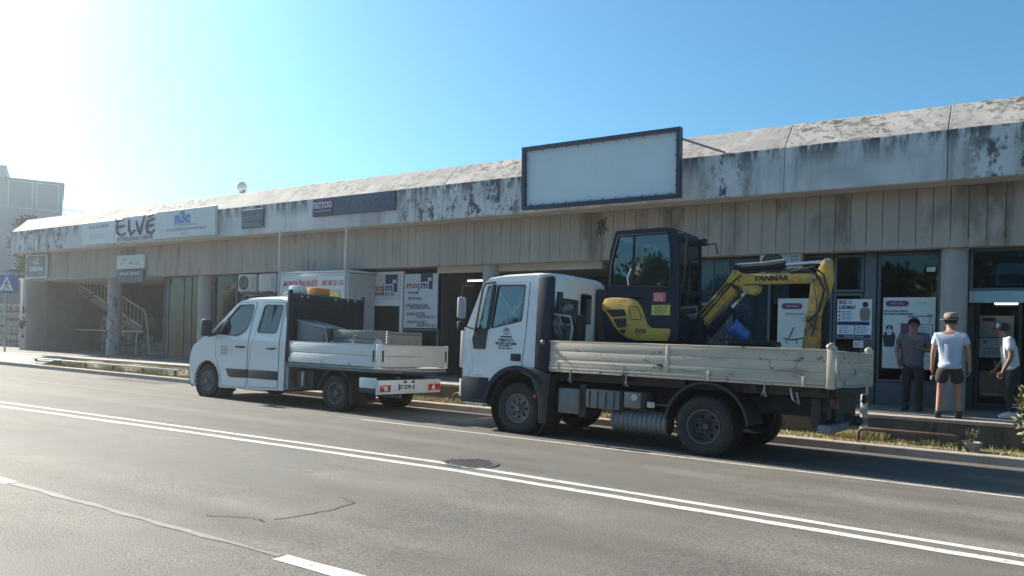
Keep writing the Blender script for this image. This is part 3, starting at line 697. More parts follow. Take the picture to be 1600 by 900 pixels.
text('lettering', 'DAR ZA TJENINU', .15, (0, y, .1), 'ink_white', t, sx=1.1)
# billboard
bb = thing('billboard', 'large blank grey banner board in a navy frame rising above the roof edge', 'billboard', (-7.55, 14.72, 5.07), (R(2), 0, 0))
w, h = 1.87, .70
MB().box(-w+.09, w-.09, -.05, -.02, -h+.09, h-.09).build('banner', 'tarp', bb)
MB().plate([(-w, -h), (w, -h), (w, h), (-w, h)], [[(-w+.075, -h+.075), (-w+.075, h-.075), (w-.075, h-.075), (w-.075, -h+.075)]], lambda u, v, d: (u, -.13+d, v), .16).build('frame', 'navyframe', bb, smooth=0)
lace = MB().tube([(0, -.055, -.045), (0, -.135, 0), (0, -.13, .05)], .008, 5).build('lacing', 'navyframe', bb); first = True
for i in range(12):
    for s in (1, -1):
        o = lace if first else lace.copy()
        if not first: COL.objects.link(o)
        first = False; o.location = (-1.65+i*.3, 0, s*(h-.075)); o.rotation_euler = (0, 0 if s > 0 else math.pi, 0)
for i in range(4):
    o = lace.copy(); COL.objects.link(o); o.location = (w-.075, 0, -.45+i*.3); o.rotation_euler = (0, R(90), 0)
    o = lace.copy(); COL.objects.link(o); o.location = (-w+.075, 0, -.45+i*.3); o.rotation_euler = (0, R(-90), 0)
MB().tube([(w-.05, .04, .5), (w+.78, .30, .17)], .022, 8).tube([(-w+.3, .04, .5), (-w+1.0, .6, .3)], .022, 8).build('strut', 'steel', bb)
# white kiosk bay
kx0, kx1, ky = -17.85, -15.12, 14.9
kk = thing('kiosk', 'white projecting kiosk bay with a prefab house advert behind the van bed', 'kiosk', ((kx0+kx1)/2, ky, PZ))
L = (kx1-kx0)/2
MB().box(-L, L, 0, .06, 0, 2.74, .008).build('front_wall', 'signwhite', kk); MB().box(-L, -L+.06, .062, 1.05, 0, 2.72).build('side_wall', 'signwhite', kk)
MB().box(L-.06, L, .062, 1.05, 0, 2.72).build('side_wall', 'acwhite', kk); MB().box(-L-.04, L+.04, -.03, 1.08, 2.742, 2.80, .01).build('roof', 'signwhite', kk)
for s in (-1, 1): MB().cyl((s*(L+.0)-.03*s, -.07, 0), (s*(L+.0)-.03*s, -.07, ZB-PZ), .032, n=12).build('post', 'acwhite', kk)
t = thing('advert_panel', 'prefab house advert with red lettering, blue sky picture and yellow seal', 'sign', ((kx0+kx1)/2, ky-.003, 2.55))
MB().box(-L+.1, L-.1, -.03, 0, -.75, .48, .004, seg=1).build('board', 'signwhite', t, smooth=0)
text('lettering', 'MONTAŽNE KUĆE', .21, (-.50, -.034, .27), 'ink_red', t, shear=.3, bold=.005, sx=.78); text('lettering', '095 80 33 132', .20, (.80, -.034, .27), 'ink_red', t, shear=.25, bold=.003, sx=.72)
MB().box(-.65, 1.15, -.036, -.031, -.7, .08).build('sky_picture', 'poster_b', t); MB().box(-.7, .62, -.039, -.037, -.16, .08).build('sky_picture', 'ink_blue', t)
MB().cyl((.86, -.037, -.2), (.86, -.045, -.2), .27, n=30).build('seal', 'yellow_print', t); text('lettering', '-2021\nEUROPA', .11, (.86, -.048, -.2), 'ink_grey', t)
MB().box(-1.2, -.74, -.036, -.031, -.3, .06).build('house_picture', 'poster_w', t)
# mojm signs
def mojm(t, y, k, x, z):
    text('lettering', 'moj', .30*k, (x-.16*k, y, z), 'ink_red', t, bold=.006*k, sx=1.15); text('lettering', 'm', .30*k, (x+.27*k, y, z), 'ink_navy', t, bold=.008*k, sx=1.2)
    MB().box(x+.13*k, x+.58*k, y-.002, y, z+.10*k, z+.36*k).box(x+.44*k, x+.58*k, y-.002, y, z-.12*k, z+.10*k).build('emblem', 'ink_navy', t, smooth=0); MB().box(x+.40*k, x+.53*k, y-.004, y-.002, z+.12*k, z+.22*k).build('emblem_notch', 'signwhite', t, smooth=0)
t, w, h, y = board('shop_sign', 'white mojm sign panel above the white framed shop door', 'sign', -15.37, -14.19, 2.42, 3.13, 15.99, 'signwhite', .02)
mojm(t, y, 1.0, -.1, -.02); text('lettering', '095/80 33 132', .12, (0, y, -.2), 'ink', t, bold=.003, sx=1.05)
scribble('wire_hook', [(.0, .15, .22, .33)], 'ink', t, y, 2, .006, 3)
t, w, h, y = board('shop_sign', 'tall white mojm board listing services next to the dark passage', 'sign', -14.05, -12.87, 1.65, 3.12, 15.99, 'signwhite', .03)
mojm(t, y, .92, -.12, .42)
for s_, zz, xx, sz in (('NAJAM', .22, -.25, .11), ('PRODAJA', .06, -.2, .11), ('ORGANIZACIJA', -.13, -.12, .11), ('PODUZETNICTVA', -.205, 0, .085), ('ENERGETSKI', -.36, -.15, .11), ('CERTIFIKATI', -.44, .2, .11), ('ADAPTACIJE I', -.58, -.1, .11), ('ADAPTACIJA', -.665, .22, .11)):
    text('lettering', s_, sz, (xx, y, zz), 'ink', t, sx=1.05, bold=.001)
# posters at the right
t, w, h, y = board('poster', 'white poster asking BOL U LEDIMA on the narrow shop door', 'poster', -2.92, -2.30, 1.62, 2.38, 15.965, 'poster_w', .008)
text('lettering', 'BOL U\nLEĐIMA?', .10, (-.28, y, .27), 'ink_navy', t, align='LEFT', bold=.003, sx=.8)
def figure_print(t, x, z, k, y, c1, c2):
    MB().prism([(x-.12*k, z-.2*k), (x+.12*k, z-.2*k), (x+.15*k, z+.1*k), (x+.1*k, z+.2*k), (x-.1*k, z+.2*k), (x-.16*k, z+.08*k)], 'xz', y-.002, y).build('picture', c1, t, smooth=0)
    MB().cyl((x, y-.003, z+.3*k), (x, y, z+.3*k), .085*k, n=14).build('picture', c2, t)
figure_print(t, .19, .09, .62, y, 'straw', 'hair'); MB().box(-.3, .27, y-.004, y, -.12, -.05).build('print_band', 'ink_navy', t); MB().box(-.3, .3, y-.003, y, -.37, -.30).build('print_band', 'ink_navy', t)
fake_lines('small_print', -.22, .0, -.02, .16, 5, y, 'ink_blue', t, 11, .014); fake_lines('small_print', -.27, -.05, -.28, -.14, 4, y, 'ink_blue', t, 12, .014); fake_lines('small_print', .05, .27, -.28, -.14, 4, y, 'ink_blue', t, 13, .014)
for k in range(3): MB().cyl((-.265, y-.003, .14-k*.075), (-.265, y, .14-k*.075), .02, n=10).build('print_dot', 'ink_navy', t)
for k in range(4): MB().cyl((.01, y-.003, -.15-k*.04), (.01, y, -.15-k*.04), .014, n=10).build('print_dot', 'ink_navy', t)
text('lettering', 'NARUČI SADA', .045, (0, y-.003, -.335), 'ink_white', t, sx=1.2)
t, w, h, y = board('notice', 'small white paper notice taped under the BOL U LEDIMA poster', 'notice', -2.62, -2.44, 1.45, 1.59, 15.965, 'poster_w', .005)
fake_lines('small_print', -.07, .07, -.05, .05, 4, y, 'ink_grey', t, 15, .01)
t, w, h, y = board('poster', 'large pale poster with purple logo and massage table behind the grey tee person', 'poster', -2.11, -1.24, 1.08, 2.41, 15.975, 'poster', .008)
def pill(t, x, z, L_, H_, y, mt): MB().prism([(x+L_*math.copysign(1, math.cos(a))+H_*math.cos(a), z+H_*math.sin(a)) for a in [2*math.pi*k/24+.01 for k in range(24)]], 'xz', y-.002, y).build('logo', mt, t, smooth=0)
pill(t, -.2, .55, .14, .055, y, 'purple'); text('lettering', 'MEDICAL', .05, (-.2, y-.004, .55), 'ink_pink', t)
text('lettering', 'BOLE VAS LEĐA?\nMI VAM POMAŽEMO', .055, (-.42, y, .38), 'ink_navy', t, align='LEFT', bold=.001)
MB().box(-.02, .40, y-.002, y, .30, .325).box(.04, .06, y-.002, y, .2, .3).box(.34, .36, y-.002, y, .2, .3).box(.3, .38, y-.002, y, .325, .35).build('table_picture', 'ink_grey', t); text('lettering', 'AKCIJA', .045, (.22, y, .56), 'ink_grey', t)
figure_print(t, -.32, -.12, .7, y, 'ink', 'hair'); figure_print(t, -.32, .02, .3, y-.003, 'tee_w', 'skin')
MB().box(-.13, .01, y-.003, y, -.62, .18).build('print_band', 'purple', t); MB().box(.0, .40, y-.002, y, .155, .165).build('rule', 'ink_navy', t); MB().box(.39, .40, y-.002, y, -.62, .155).build('rule', 'ink_navy', t)
fake_lines('small_print', .04, .38, -.6, .13, 18, y, 'ink_grey', t, 16, .016)
t, w, h, y = board('poster', 'pale poster with a purple pill logo seen behind the digger arm', 'poster', -4.05, -3.1, 1.05, 2.40, 15.975, 'poster', .008)
pill(t, -.2, .52, .14, .06, y, 'purple'); text('lettering', 'MEDICAL', .05, (-.2, y-.004, .52), 'ink_pink', t)
text('lettering', 'FIZIKALNA TERAPIJA', .065, (-.0, y, .36), 'ink_grey', t, sx=1.1)
brush([[(-.35, -.12), (-.2, -.16), (0, -.12), (.15, -.17), (.25, -.14)], [(-.25, -.14), (-.2, .0), (-.15, .1)], [(-.3, -.16), (-.28, -.24)], [(-.1, -.14), (-.08, -.23)], [(.12, -.16), (.14, -.25)], [(.0, -.12), (.1, -.08), (.22, -.12)]], .012, 'ink', t, y, 'drawing')
fake_lines('small_print', .05, .4, -.6, -.35, 6, y, 'ink_grey', t, 17, .016)
t, w, h, y = board('poster', 'pale poster with a landscape picture on the glazed entrance at the right', 'poster', -.60, -.04, 1.72, 2.13, 17.57, 'poster', .008)
pill(t, -.13, .13, .08, .04, y, 'purple'); MB().box(-.26, .26, y-.002, y, -.19, .06).build('picture', 'poster_b', t)
t, w, h, y = board('poster', 'pale text poster right under the landscape poster on the entrance', 'poster', -.60, -.06, 1.32, 1.70, 17.57, 'poster', .008)
fake_lines('small_print', -.2, .2, -.14, .0, 5, y, 'ink_grey', t, 19, .014); MB().box(-.2, -.14, y-.002, y, .08, .14).build('logo', 'ink_grey', t)
t, w, h, y = board('poster', 'pale patch painted for a reflection in the upper glass above the entrance', 'poster', -.32, .35, 2.62, 3.0, 16.06, 'poster_b', .008)  # board coloured to stand for the pale reflection in the top glass
MB().box(-.3, .3, y-.002, y, -.17, .0).build('picture', 'sign_teal', t)
t, w, h, y = board('notice', 'tiny white sticker high on the window left of the round column', 'notice', -1.40, -1.26, 2.88, 2.96, 15.97, 'poster_w', .004)
fake_lines('small_print', -.055, .055, -.03, .03, 2, y, 'ink_grey', t, 21, .008)

# air conditioners
def ac(label, x, z, Y, w=.86, fan=True):
    t = thing('air_conditioner', label, 'air conditioner', (x, Y, z), group='air conditioners on the facade')
    MB().box(-w/2, w/2, -.30, 0, 0, .54, .025).build('casing', 'acwhite', t)
    if fan:
        MB().lathe([(.20, -.315), (.22, -.32), (.22, -.30), (.20, -.30)], (-.14, 0, .27), 'Y', 28, True).build('fan_ring', 'black', t)
        MB().cyl((-.14, -.306, .27), (-.14, -.302, .27), .20, n=28).build('fan_recess', 'joint', t)
        b = MB()
        for r in (.05, .09, .13, .17): b.lathe([(r, -.318), (r+.006, -.318), (r+.006, -.312), (r, -.312)], (-.14, 0, .27), 'Y', 24, True)
        b.build('grille', 'acwhite', t)
    b = MB()
    for k in range(6): b.box(w/2-.20, w/2-.05, -.306, -.3, .1+k*.06, .12+k*.06)
    b.build('louvres', 'frame', t)
    for s in (-.3, .3): MB().box(s-.02, s+.02, -.28, .1, -.05, -.002).build('bracket', 'galv', t)
ac('white air conditioner with a round fan above the van cab roof', -20.2, 2.68, 15.85)
ac('grey air conditioner box right of the one with the round fan', -19.25, 2.68, 15.86, .8, False)
ac('air conditioner half hidden behind the digger boom cylinder', -3.95, 2.80, 15.95, .8)

# ================================================================== STREET FURNITURE
def hoop(name, label, x0, x1, y, z0, h, mt, r=.03, posts=(), top=None):
    t = thing(name, label, 'rail', (x0, y, z0(x0)))
    L = x1-x0; dz = z0(x1)-z0(x0); k = .09
    MB().tube([(0, 0, -.1), (0, 0, h-k), (k*.3, 0, h-k*.3), (k, 0, h), (L-k, 0, h+dz), (L-k*.3, 0, h-k*.3+dz), (L, 0, h-k+dz), (L, 0, dz-.1)], r, 10).build('bent_pipe', mt, t)
    for p in posts: MB().cyl((p*L, 0, -.1), (p*L, 0, h+dz*p), r*.95, n=8).build('post', mt, t)
    return t
vzz = lambda x: vz(x, 13.12)
hoop('low_rail', 'low rusty pipe rail on the verge below the man in the hat', -2.05, -.66, 13.12, vzz, .21, 'rustpipe', .027)
hoop('low_rail', 'low rusty pipe rail end showing between the van and the truck', -10.08, -8.6, 13.12, vzz, .22, 'rustpipe', .026)
t = thing('low_rail', 'long low rail with pale flat top on short posts ahead of the van', 'rail', (-28.5, 13.2, 0))
MB().box(0, 8.4, -.05, .05, .285, .33, .01, Matrix.Rotation(R(.25), 4, 'Y')).build('top_bar', 'railpaint', t)
for i in range(6): MB().box(.12+i*1.62, .19+i*1.62, -.03, .03, -.1, .29).build('post', 'rustpipe', t)
hy = thing('hydrant', 'short grey standpipe hydrant with a round side cap behind the truck tail', 'hydrant', (-2.03, 13.5, vz(-2.03, 13.5)))
MB().lathe([(.085, -.05), (.085, .03), (.06, .04), (.058, .2), (.066, .21), (.066, .25), (.055, .26), (.055, .82), (.06, .82), (.06, .86), (.03, .88), (0, .88)], (0, 0, 0), 'Z', 18).build('standpipe', 'galv', hy)
MB().cyl((0, -.04, .47), (0, -.12, .47), .06, n=18).cyl((0, -.12, .47), (0, -.14, .47), .045, n=6).build('side_cap', 'acwhite', hy)
MB().lathe([(.06, .60), (.064, .60), (.064, .64), (.06, .64)], (0, 0, 0), 'Z', 18, True).build('collar', 'frame', hy)
pl = thing('planter', 'small grey bowl planter with a dark twiggy plant at the end of the rusty rail', 'planter', (-.52, 13.2, vz(-.52, 13.2)))
MB().lathe([(.08, 0), (.13, .08), (.15, .14), (.135, .14), (.11, .1), (0, .1)], (0, 0, 0), 'Z', 20).build('bowl', 'pot', pl)
b = MB(); rnd = random.Random(3)
for k in range(9): a = rnd.uniform(0, 6.3); b.tube([(0, 0, .1), (.04*math.cos(a), .04*math.sin(a), .2), (.1*math.cos(a), .1*math.sin(a), rnd.uniform(.24, .36))], .006, 5)
b.build('stems', 'bark', pl); leaves('foliage', [((0, 0, .25), (.1, .1, .09))], 90, .05, 'leaf', pl, 4, .2)
# bush at the right
bu = thing('bush', 'glossy leaved sunlit bush cut by the right edge of the picture', 'bush', (.37, 13.35, vz(.3, 13.3)))
bl = [((0, 0, .55), (.36, .36, .5)), ((.1, .05, 1.0), (.33, .3, .45)), ((.05, -.05, .2), (.3, .3, .28)), ((.3, .05, 1.35), (.3, .28, .3)), ((.5, 0, .7), (.45, .4, .7)), ((-.12, 0, .8), (.22, .22, .3))]
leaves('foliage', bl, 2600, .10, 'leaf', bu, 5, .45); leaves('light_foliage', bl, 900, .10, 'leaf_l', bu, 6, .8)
b = MB(); rnd = random.Random(6)
for k in range(10): a = rnd.uniform(0, 6.3); r = rnd.uniform(.05, .3); b.tube([(.2, 0, -.05), (.2+r*.4*math.cos(a), r*.4*math.sin(a), .4), (.2+r*math.cos(a), r*math.sin(a), rnd.uniform(.8, 1.4))], [.016, .011, .005], 6)
b.build('stems', 'bark', bu)
# crossing sign
cs = thing('crossing_sign', 'blue pedestrian crossing sign on a thin pole at the far left', 'road sign', (-32.4, 13.95, PZ))
MB().cyl((0, 0, -.1), (0, 0, 3.0), .035, n=10).build('pole', 'galv', cs)
SGN = Matrix.Translation((.16, -.05, 2.62)) @ Matrix.Rotation(R(22), 4, 'Z')
b = MB(); b.box(-.48, .48, -.012, .012, -.37, .37, .01, SGN); b.build('plate', 'trafficblue', cs)
b = MB(); b.prism([(-.33, -.28), (.33, -.28), (0, .30)], 'xz', -.018, -.013); b.bm.transform(SGN); b.build('triangle', 'ink_white', cs, smooth=0)
b = MB(); b.cyl((.02, -.024, .12), (.02, -.019, .12), .035, n=12); b.prism([(-.03, .07), (.05, .07), (.03, -.06), (-.02, -.06)], 'xz', -.024, -.019)
for q in ([(-.02, -.06), (.01, -.06), (-.08, -.22), (-.12, -.22)], [(.0, -.06), (.03, -.06), (.12, -.2), (.08, -.22)], [(-.03, .06), (-.03, .03), (-.13, -.03), (-.14, 0)], [(.05, .06), (.04, .03), (.11, -.05), (.13, -.03)]): b.prism(q, 'xz', -.024, -.019)
for k in range(4): b.box(-.24+k*.13, -.17+k*.13, -.024, -.019, -.275, -.235)
b.bm.transform(SGN); b.build('walker', 'ink', cs, smooth=0)
# globe lamp on the roof
gl = thing('globe_lamp', 'white globe lamp on a thin post rising behind the roof edge', 'lamp', (-22.75, 17.2, ZT-.02))
MB().cyl((0, 0, 0), (0, 0, .48), .035, n=10).cyl((0, 0, .45), (0, 0, .5), .08, n=12).build('post', 'galv', gl); MB().sphere((0, 0, .68), .19, u=24, v=16).build('globe', 'globe', gl)
vp = thing('vent_pipe', 'short grey pipe stub on the roof right of the globe lamp', 'pipe', (-21.3, 16.2, ZT-.03)); MB().cyl((0, 0, 0), (0, 0, .26), .045, n=10).build('pipe', 'galv', vp); MB().cyl((0, 0, .24), (0, 0, .29), .07, n=10).build('cap', 'galv', vp)
# house on the slope
hs = thing('house', 'pale modern house with grey shutters and a balcony above the left end of the building', 'house', (-60.9, 30, 0), (0, 0, R(64)))
MB().box(-14, 0, 0, 9, 8.5, 12.1).build('wall', 'housewall', hs); MB().box(-16, -3.6, -.4, 9, 12.102, 13.0).build('upper_wall', 'housewall', hs); MB().box(-14, .3, -.5, 9, -3, 8.49).build('lower_wall', 'housewall', hs)
MB().box(-3.59, .1, -.12, 9.1, 12.1, 12.2).build('roof_edge', 'housewall', hs)
for (a, c) in ((-3.5, -1.95), (-1.72, -.28)):
    f = MB().plate([(a, 10.0), (c, 10.0), (c, 12.02), (a, 12.02)], [[(a+.06, 10.06), (a+.06, 11.96), (c-.06, 11.96), (c-.06, 10.06)]], lambda u, v, d: (u, -.04+d, v), .06).build('window', 'frame_w', hs, smooth=0)
    for k in range(12): MB().box(a+.06, c-.06, -.02, .0, 10.07+k*.157, 10.21+k*.157).build('slat', 'shutter', f, smooth=0)
f = MB().box(-3.0, 1.5, -1.0, 1.2, 9.0, 9.15).build('balcony', 'housewall', hs)
b = MB()
for p in ((-.1, -.95), (.7, -.95), (1.45, -.95), (1.45, .2), (1.45, 1.15)): b.cyl((p[0], p[1], 9.15), (p[0], p[1], 10.05), .025, n=6)
b.tube([(-3, -.95, 10.05), (1.45, -.95, 10.05), (1.45, 1.15, 10.05)], .03, 6).tube([(-3, -.95, 9.6), (1.45, -.95, 9.6), (1.45, 1.15, 9.6)], .015, 6); b.build('railing', 'galv', f)
sheet('hillside', [-120, -90, -60, -36], [17.6, 24, 32, 70], lambda x, y: min(8.4, .3+(y-17.6)*.55*ease((-34-x)/10)), 'base')
def tree(label, x, y, z, blobs, n, size, h, seed):
    t = thing('tree', label, 'tree', (x, y, z), group='trees on the slope at the left')
    tb = MB().tube([(0, 0, -.2), (.08, .05, h*.4), (.0, .1, h*.75), (.1, .1, h)], [.16, .13, .09, .04], 8); rnd = random.Random(seed)
    for c, r in blobs: tb.tube([(.02, .08, h*.55), (c[0]*.6, c[1]*.6, h*.5+c[2]*.4), c], [.07, .05, .02], 6)
    tb.build('trunk', 'bark', t); leaves('crown', blobs, n, size, 'leaf_t', t, seed, .35)
tree('leafy tree rising behind the stone wall at the left edge', -40.6, 18.9, .8, [((0, 0, 4.3), (1.3, 1.2, 1.0)), ((1.2, -.3, 4.9), (.9, .9, .7)), ((-1.2, .2, 4.8), (1.2, 1.1, 1.0)), ((.6, -.4, 3.2), (1.1, 1, .8)), ((1.6, .2, 3.6), (.8, .8, .8)), ((-.3, -.2, 5.5), (.8, .8, .6))], 5200, .19, 4.2, 11)
tree('bushy tree on the slope below the house', -47.5, 23.5, 2.5, [((0, 0, 4.0), (2.0, 1.8, 1.4)), ((2.2, 0, 3.4), (1.5, 1.4, 1.2)), ((-1.8, 0, 4.2), (1.6, 1.5, 1.2)), ((3.5, .3, 2.6), (1.3, 1.2, 1.0))], 4200, .26, 4.0, 12)

# wood added across the street behind the camera, darkens window reflections, blocks low sky
rnd = random.Random(77); bl = []; core = MB()
for k in range(46):
    x = -75+k*2.9; h = rnd.uniform(4.5, 9)
    for q in (((x, -24+rnd.uniform(-3, 3), h*.5-.8), (2.6, 2.4, h*.55)), ((x+1, -25+rnd.uniform(-3, 3), h*.8), (1.9, 1.9, h*.3))):
        bl.append(q); core.sphere(q[0], .82, *q[1], 12, 8)
stuff(leaves('unseen_wood', bl, 40000, .5, 'leaf_t', None, 78, .75)); stuff(core.build('unseen_wood', 'leaf_t'))
sheet('verge', [-140, 90], [-60, -30], lambda x, y: -GR*x+.05, 'base')
# ================================================================== VEHICLE HELPERS
def lerp(a, b, t): return a+(b-a)*t
def loft(name, Pc, Ps, cy, hw, inset, mt, parent, skip=(), p=4, only=None, smooth=40, off=0):
    """body shell: centre profile Pc blends into side profile Ps towards both flanks; skip = profile segments left open"""
    T = [-1, -.97, -.9, -.78, -.55, -.25, 0, .25, .55, .78, .9, .97, 1]; vs = []; n = len(Pc)
    for t in T:
        w = abs(t)**p
        for (a, c) in zip(Pc, Ps):
            x, z = lerp(a[0], c[0], w), lerp(a[1], c[1], w); vs.append((x, cy+t*(hw-inset(z))-off*0, z))
    fs = []
    for j in range(len(T)-1):
        for i in range(n-1):
            if i in skip or (only is not None and i not in only): continue
            fs.append((j*n+i, j*n+i+1, (j+1)*n+i+1, (j+1)*n+i))
    b = MB(); b.mesh(vs, fs); bmesh.ops.remove_doubles(b.bm, verts=b.bm.verts, dist=1e-4)
    return b.build(name, mt, parent, smooth)
def arc(cx, cz, r, a0, a1, n=18): return [(cx+r*math.cos(R(a0+(a1-a0)*k/n)), cz+r*math.sin(R(a0+(a1-a0)*k/n))) for k in range(n+1)]
def rounded(poly, r, n=4):
    out = []; N = len(poly)
    for i, p in enumerate(poly):
        a, c = Vector(poly[i-1]), Vector(poly[(i+1) % N]); q = Vector(p)
        u, v = (a-q), (c-q); k = min(r, u.length*.45, v.length*.45); u = q+u.normalized()*k; v = q+v.normalized()*k
        for s in range(n+1):
            t = s/n; w = u*(1-t)**2+q*2*t*(1-t)+v*t*t; out.append((w.x, w.y))
    return out
def shrink(poly, d):
    cx = sum(p[0] for p in poly)/len(poly); cz = sum(p[1] for p in poly)/len(poly); out = []
    for x, z in poly:
        v = Vector((x-cx, z-cz)); L = v.length; out.append((cx+v.x*(1-d/L), cz+v.y*(1-d/L)))
    return out
def wheel(name, parent, x, y, z, r, w, rimr, face, rim='rim', dual=False, tread=0, bolts=6, holes=8, dish=.03):
    """face = -1: outer side looks to -y"""
    o = bpy.data.objects.new(name, None); COL.objects.link(o); o.parent = parent; o.location = (x, y, z)
    h = w/2; s = face
    pr = [(rimr, s*(h-.015)), (rimr+.02, s*h), (lerp(rimr, r, .5), s*(h+.006)), (r-.05, s*(h+.002)), (r-.02, s*(h-.012)), (r, s*(h-.045))]
    for k in (-.4, 0, .4): pr += [(r, s*h*(-k+.09)), (r-.012, s*h*(-k+.06)), (r-.012, s*h*(-k-.06)), (r, s*h*(-k-.09))]
    pr += [(r, -s*(h-.045)), (r-.02, -s*(h-.012)), (r-.05, -s*h), (rimr+.02, -s*h), (rimr, -s*(h-.015)), (rimr-.012, -s*(h-.03)), (rimr-.012, s*(h-.03))]
    tb = MB().lathe(pr, (0, 0, 0), 'Y', 44, True)
    n = 44
    for k in range(n):
        a = 2*math.pi*k/n
        for q in (-1, 1): tb.obox((math.cos(a)*(r-.004), q*h*.72, math.sin(a)*(r-.004)), (.018, h*.42, r*.09), (0, -a, 0))
    tb.build('tyre', 'rubber', o, 45)
    d = s*(h-dish)
    rm = MB().lathe([(rimr, s*h*.98), (rimr-.018, s*(h*.98)), (rimr-.03, s*(h-.035)), (rimr-.05, d-s*.02), (rimr-.05, d-s*.04), (rimr, -s*h*.8)], (0, 0, 0), 'Y', 40, caps=False)
    R0 = rimr-.045; hl = [[(R0*.74*math.cos(2*math.pi*k/holes)+R0*.135*math.cos(t), R0*.74*math.sin(2*math.pi*k/holes)+R0*.135*math.sin(t)) for t in [2*math.pi*q/10 for q in range(10)]] for k in range(holes)]
    rm.plate([(R0*math.cos(t), R0*math.sin(t)) for t in [2*math.pi*q/32 for q in range(32)]], hl, lambda u, v, dd: (u, d-s*.02+s*.025*(1-min(1, math.hypot(u, v)/R0*1.3))-s*dd, v), .008)
    rm.build('rim', rim, o, 40)
    hub = MB().lathe([(0, d+s*.045), (R0*.22, d+s*.045), (R0*.3, d+s*.02), (R0*.34, d-s*.01)], (0, 0, 0), 'Y', 20)
    for k in range(bolts): a = 2*math.pi*k/bolts; hub.cyl((R0*.45*math.cos(a), d-s*.02, R0*.45*math.sin(a)), (R0*.45*math.cos(a), d+s*.022, R0*.45*math.sin(a)), .014, n=6)
    hub.build('hub', rim, o, 40)
    MB().cyl((0, d-s*.06, 0), (0, d-s*.05, 0), rimr-.03, n=24).build('drum', 'joint', o)
    if dual:
        MB().lathe([(a, c-s*(w+.03)) for a, c in pr], (0, 0, 0), 'Y', 36, True).build('inner_tyre', 'rubber', o, 45)
    return o
def side_part(name, outer, holes, fy, thick, mt, parent, cuts=(), smooth=0):
    return MB().plate(outer, holes, lambda u, v, d: (u, fy(v)+d, v), thick, cuts).build(name, mt, parent, smooth)

# ================================================================== WHITE DROPSIDE VAN
van = thing('dropside_van', 'white double cab dropside van parked ahead of the older truck', 'van', (-14.94, 10.5, -.005), (R(-1.1), R(.3), 0))
VW = 2.06
ins = lambda z: .10*max(0, (z-1.30)/.85)
fy = lambda z: ins(z)
fyR = lambda z: VW-ins(z)
Pc = [(-.78, .20), (-.86, .26), (-.89, .42), (-.895, .62), (-.88, .80), (-.83, .98), (-.66, 1.12), (-.35, 1.27), (.02, 1.42), (.14, 1.47), (.92, 2.13), (1.02, 2.19), (1.25, 2.245), (1.7, 2.265), (2.2, 2.26), (2.44, 2.23), (2.51, 2.12), (2.52, 1.3), (2.52, .32)]
Ps = [(-.50, .20), (-.58, .26), (-.64, .42), (-.66, .62), (-.655, .80), (-.62, .98), (-.54, 1.12), (-.30, 1.26), (.02, 1.41), (.08, 1.45), (.84, 2.07), (.93, 2.12), (1.15, 2.165), (1.7, 2.18), (2.2, 2.175), (2.40, 2.15), (2.48, 2.05), (2.52, 1.3), (2.52, .32)]
body = loft('body_shell', Pc, Ps, VW/2, VW/2, ins, 'white', van, skip=(0, 1, 2, 9), p=5)
loft('front_bumper', [(x-.012, z) for x, z in Pc[:4]], [(x-.012, z) for x, z in Ps[:4]], VW/2, VW/2+.008, lambda z: 0, 'black', van, p=5)
loft('windscreen', Pc[9:11], Ps[9:11], VW/2, VW/2, ins, 'glass_v', van, p=5)
W1 = rounded([(.30, 1.40), (.52, 1.69), (.93, 2.055), (1.43, 2.06), (1.37, 1.66), (1.24, 1.47), (.98, 1.36)], .07)
W2 = rounded([(1.60, 1.45), (1.74, 2.06), (2.35, 2.055), (2.23, 1.45)], .09)
archL = arc(0, .37, .47, 196, -16)
SIDE = [(-.66, .62), (-.64, .42), (-.58, .26)]+archL+[(.5, .24), (2.52, .30), (2.52, 1.3), (2.48, 2.05), (2.40, 2.15), (2.2, 2.175), (1.7, 2.18), (1.15, 2.165), (.93, 2.12), (.84, 2.07), (.08, 1.45), (.02, 1.41), (-.30, 1.26), (-.54, 1.12), (-.62, .98), (-.655, .80)]
for nm, F in (('side_panel', lambda u, v, d: (u, fy(v)+d, v)), ('side_panel', lambda u, v, d: (u, fyR(v)-d, v))):
    MB().plate(SIDE, [W1, W2], F, .03, (1.3,)).build(nm, 'white', van, 0)
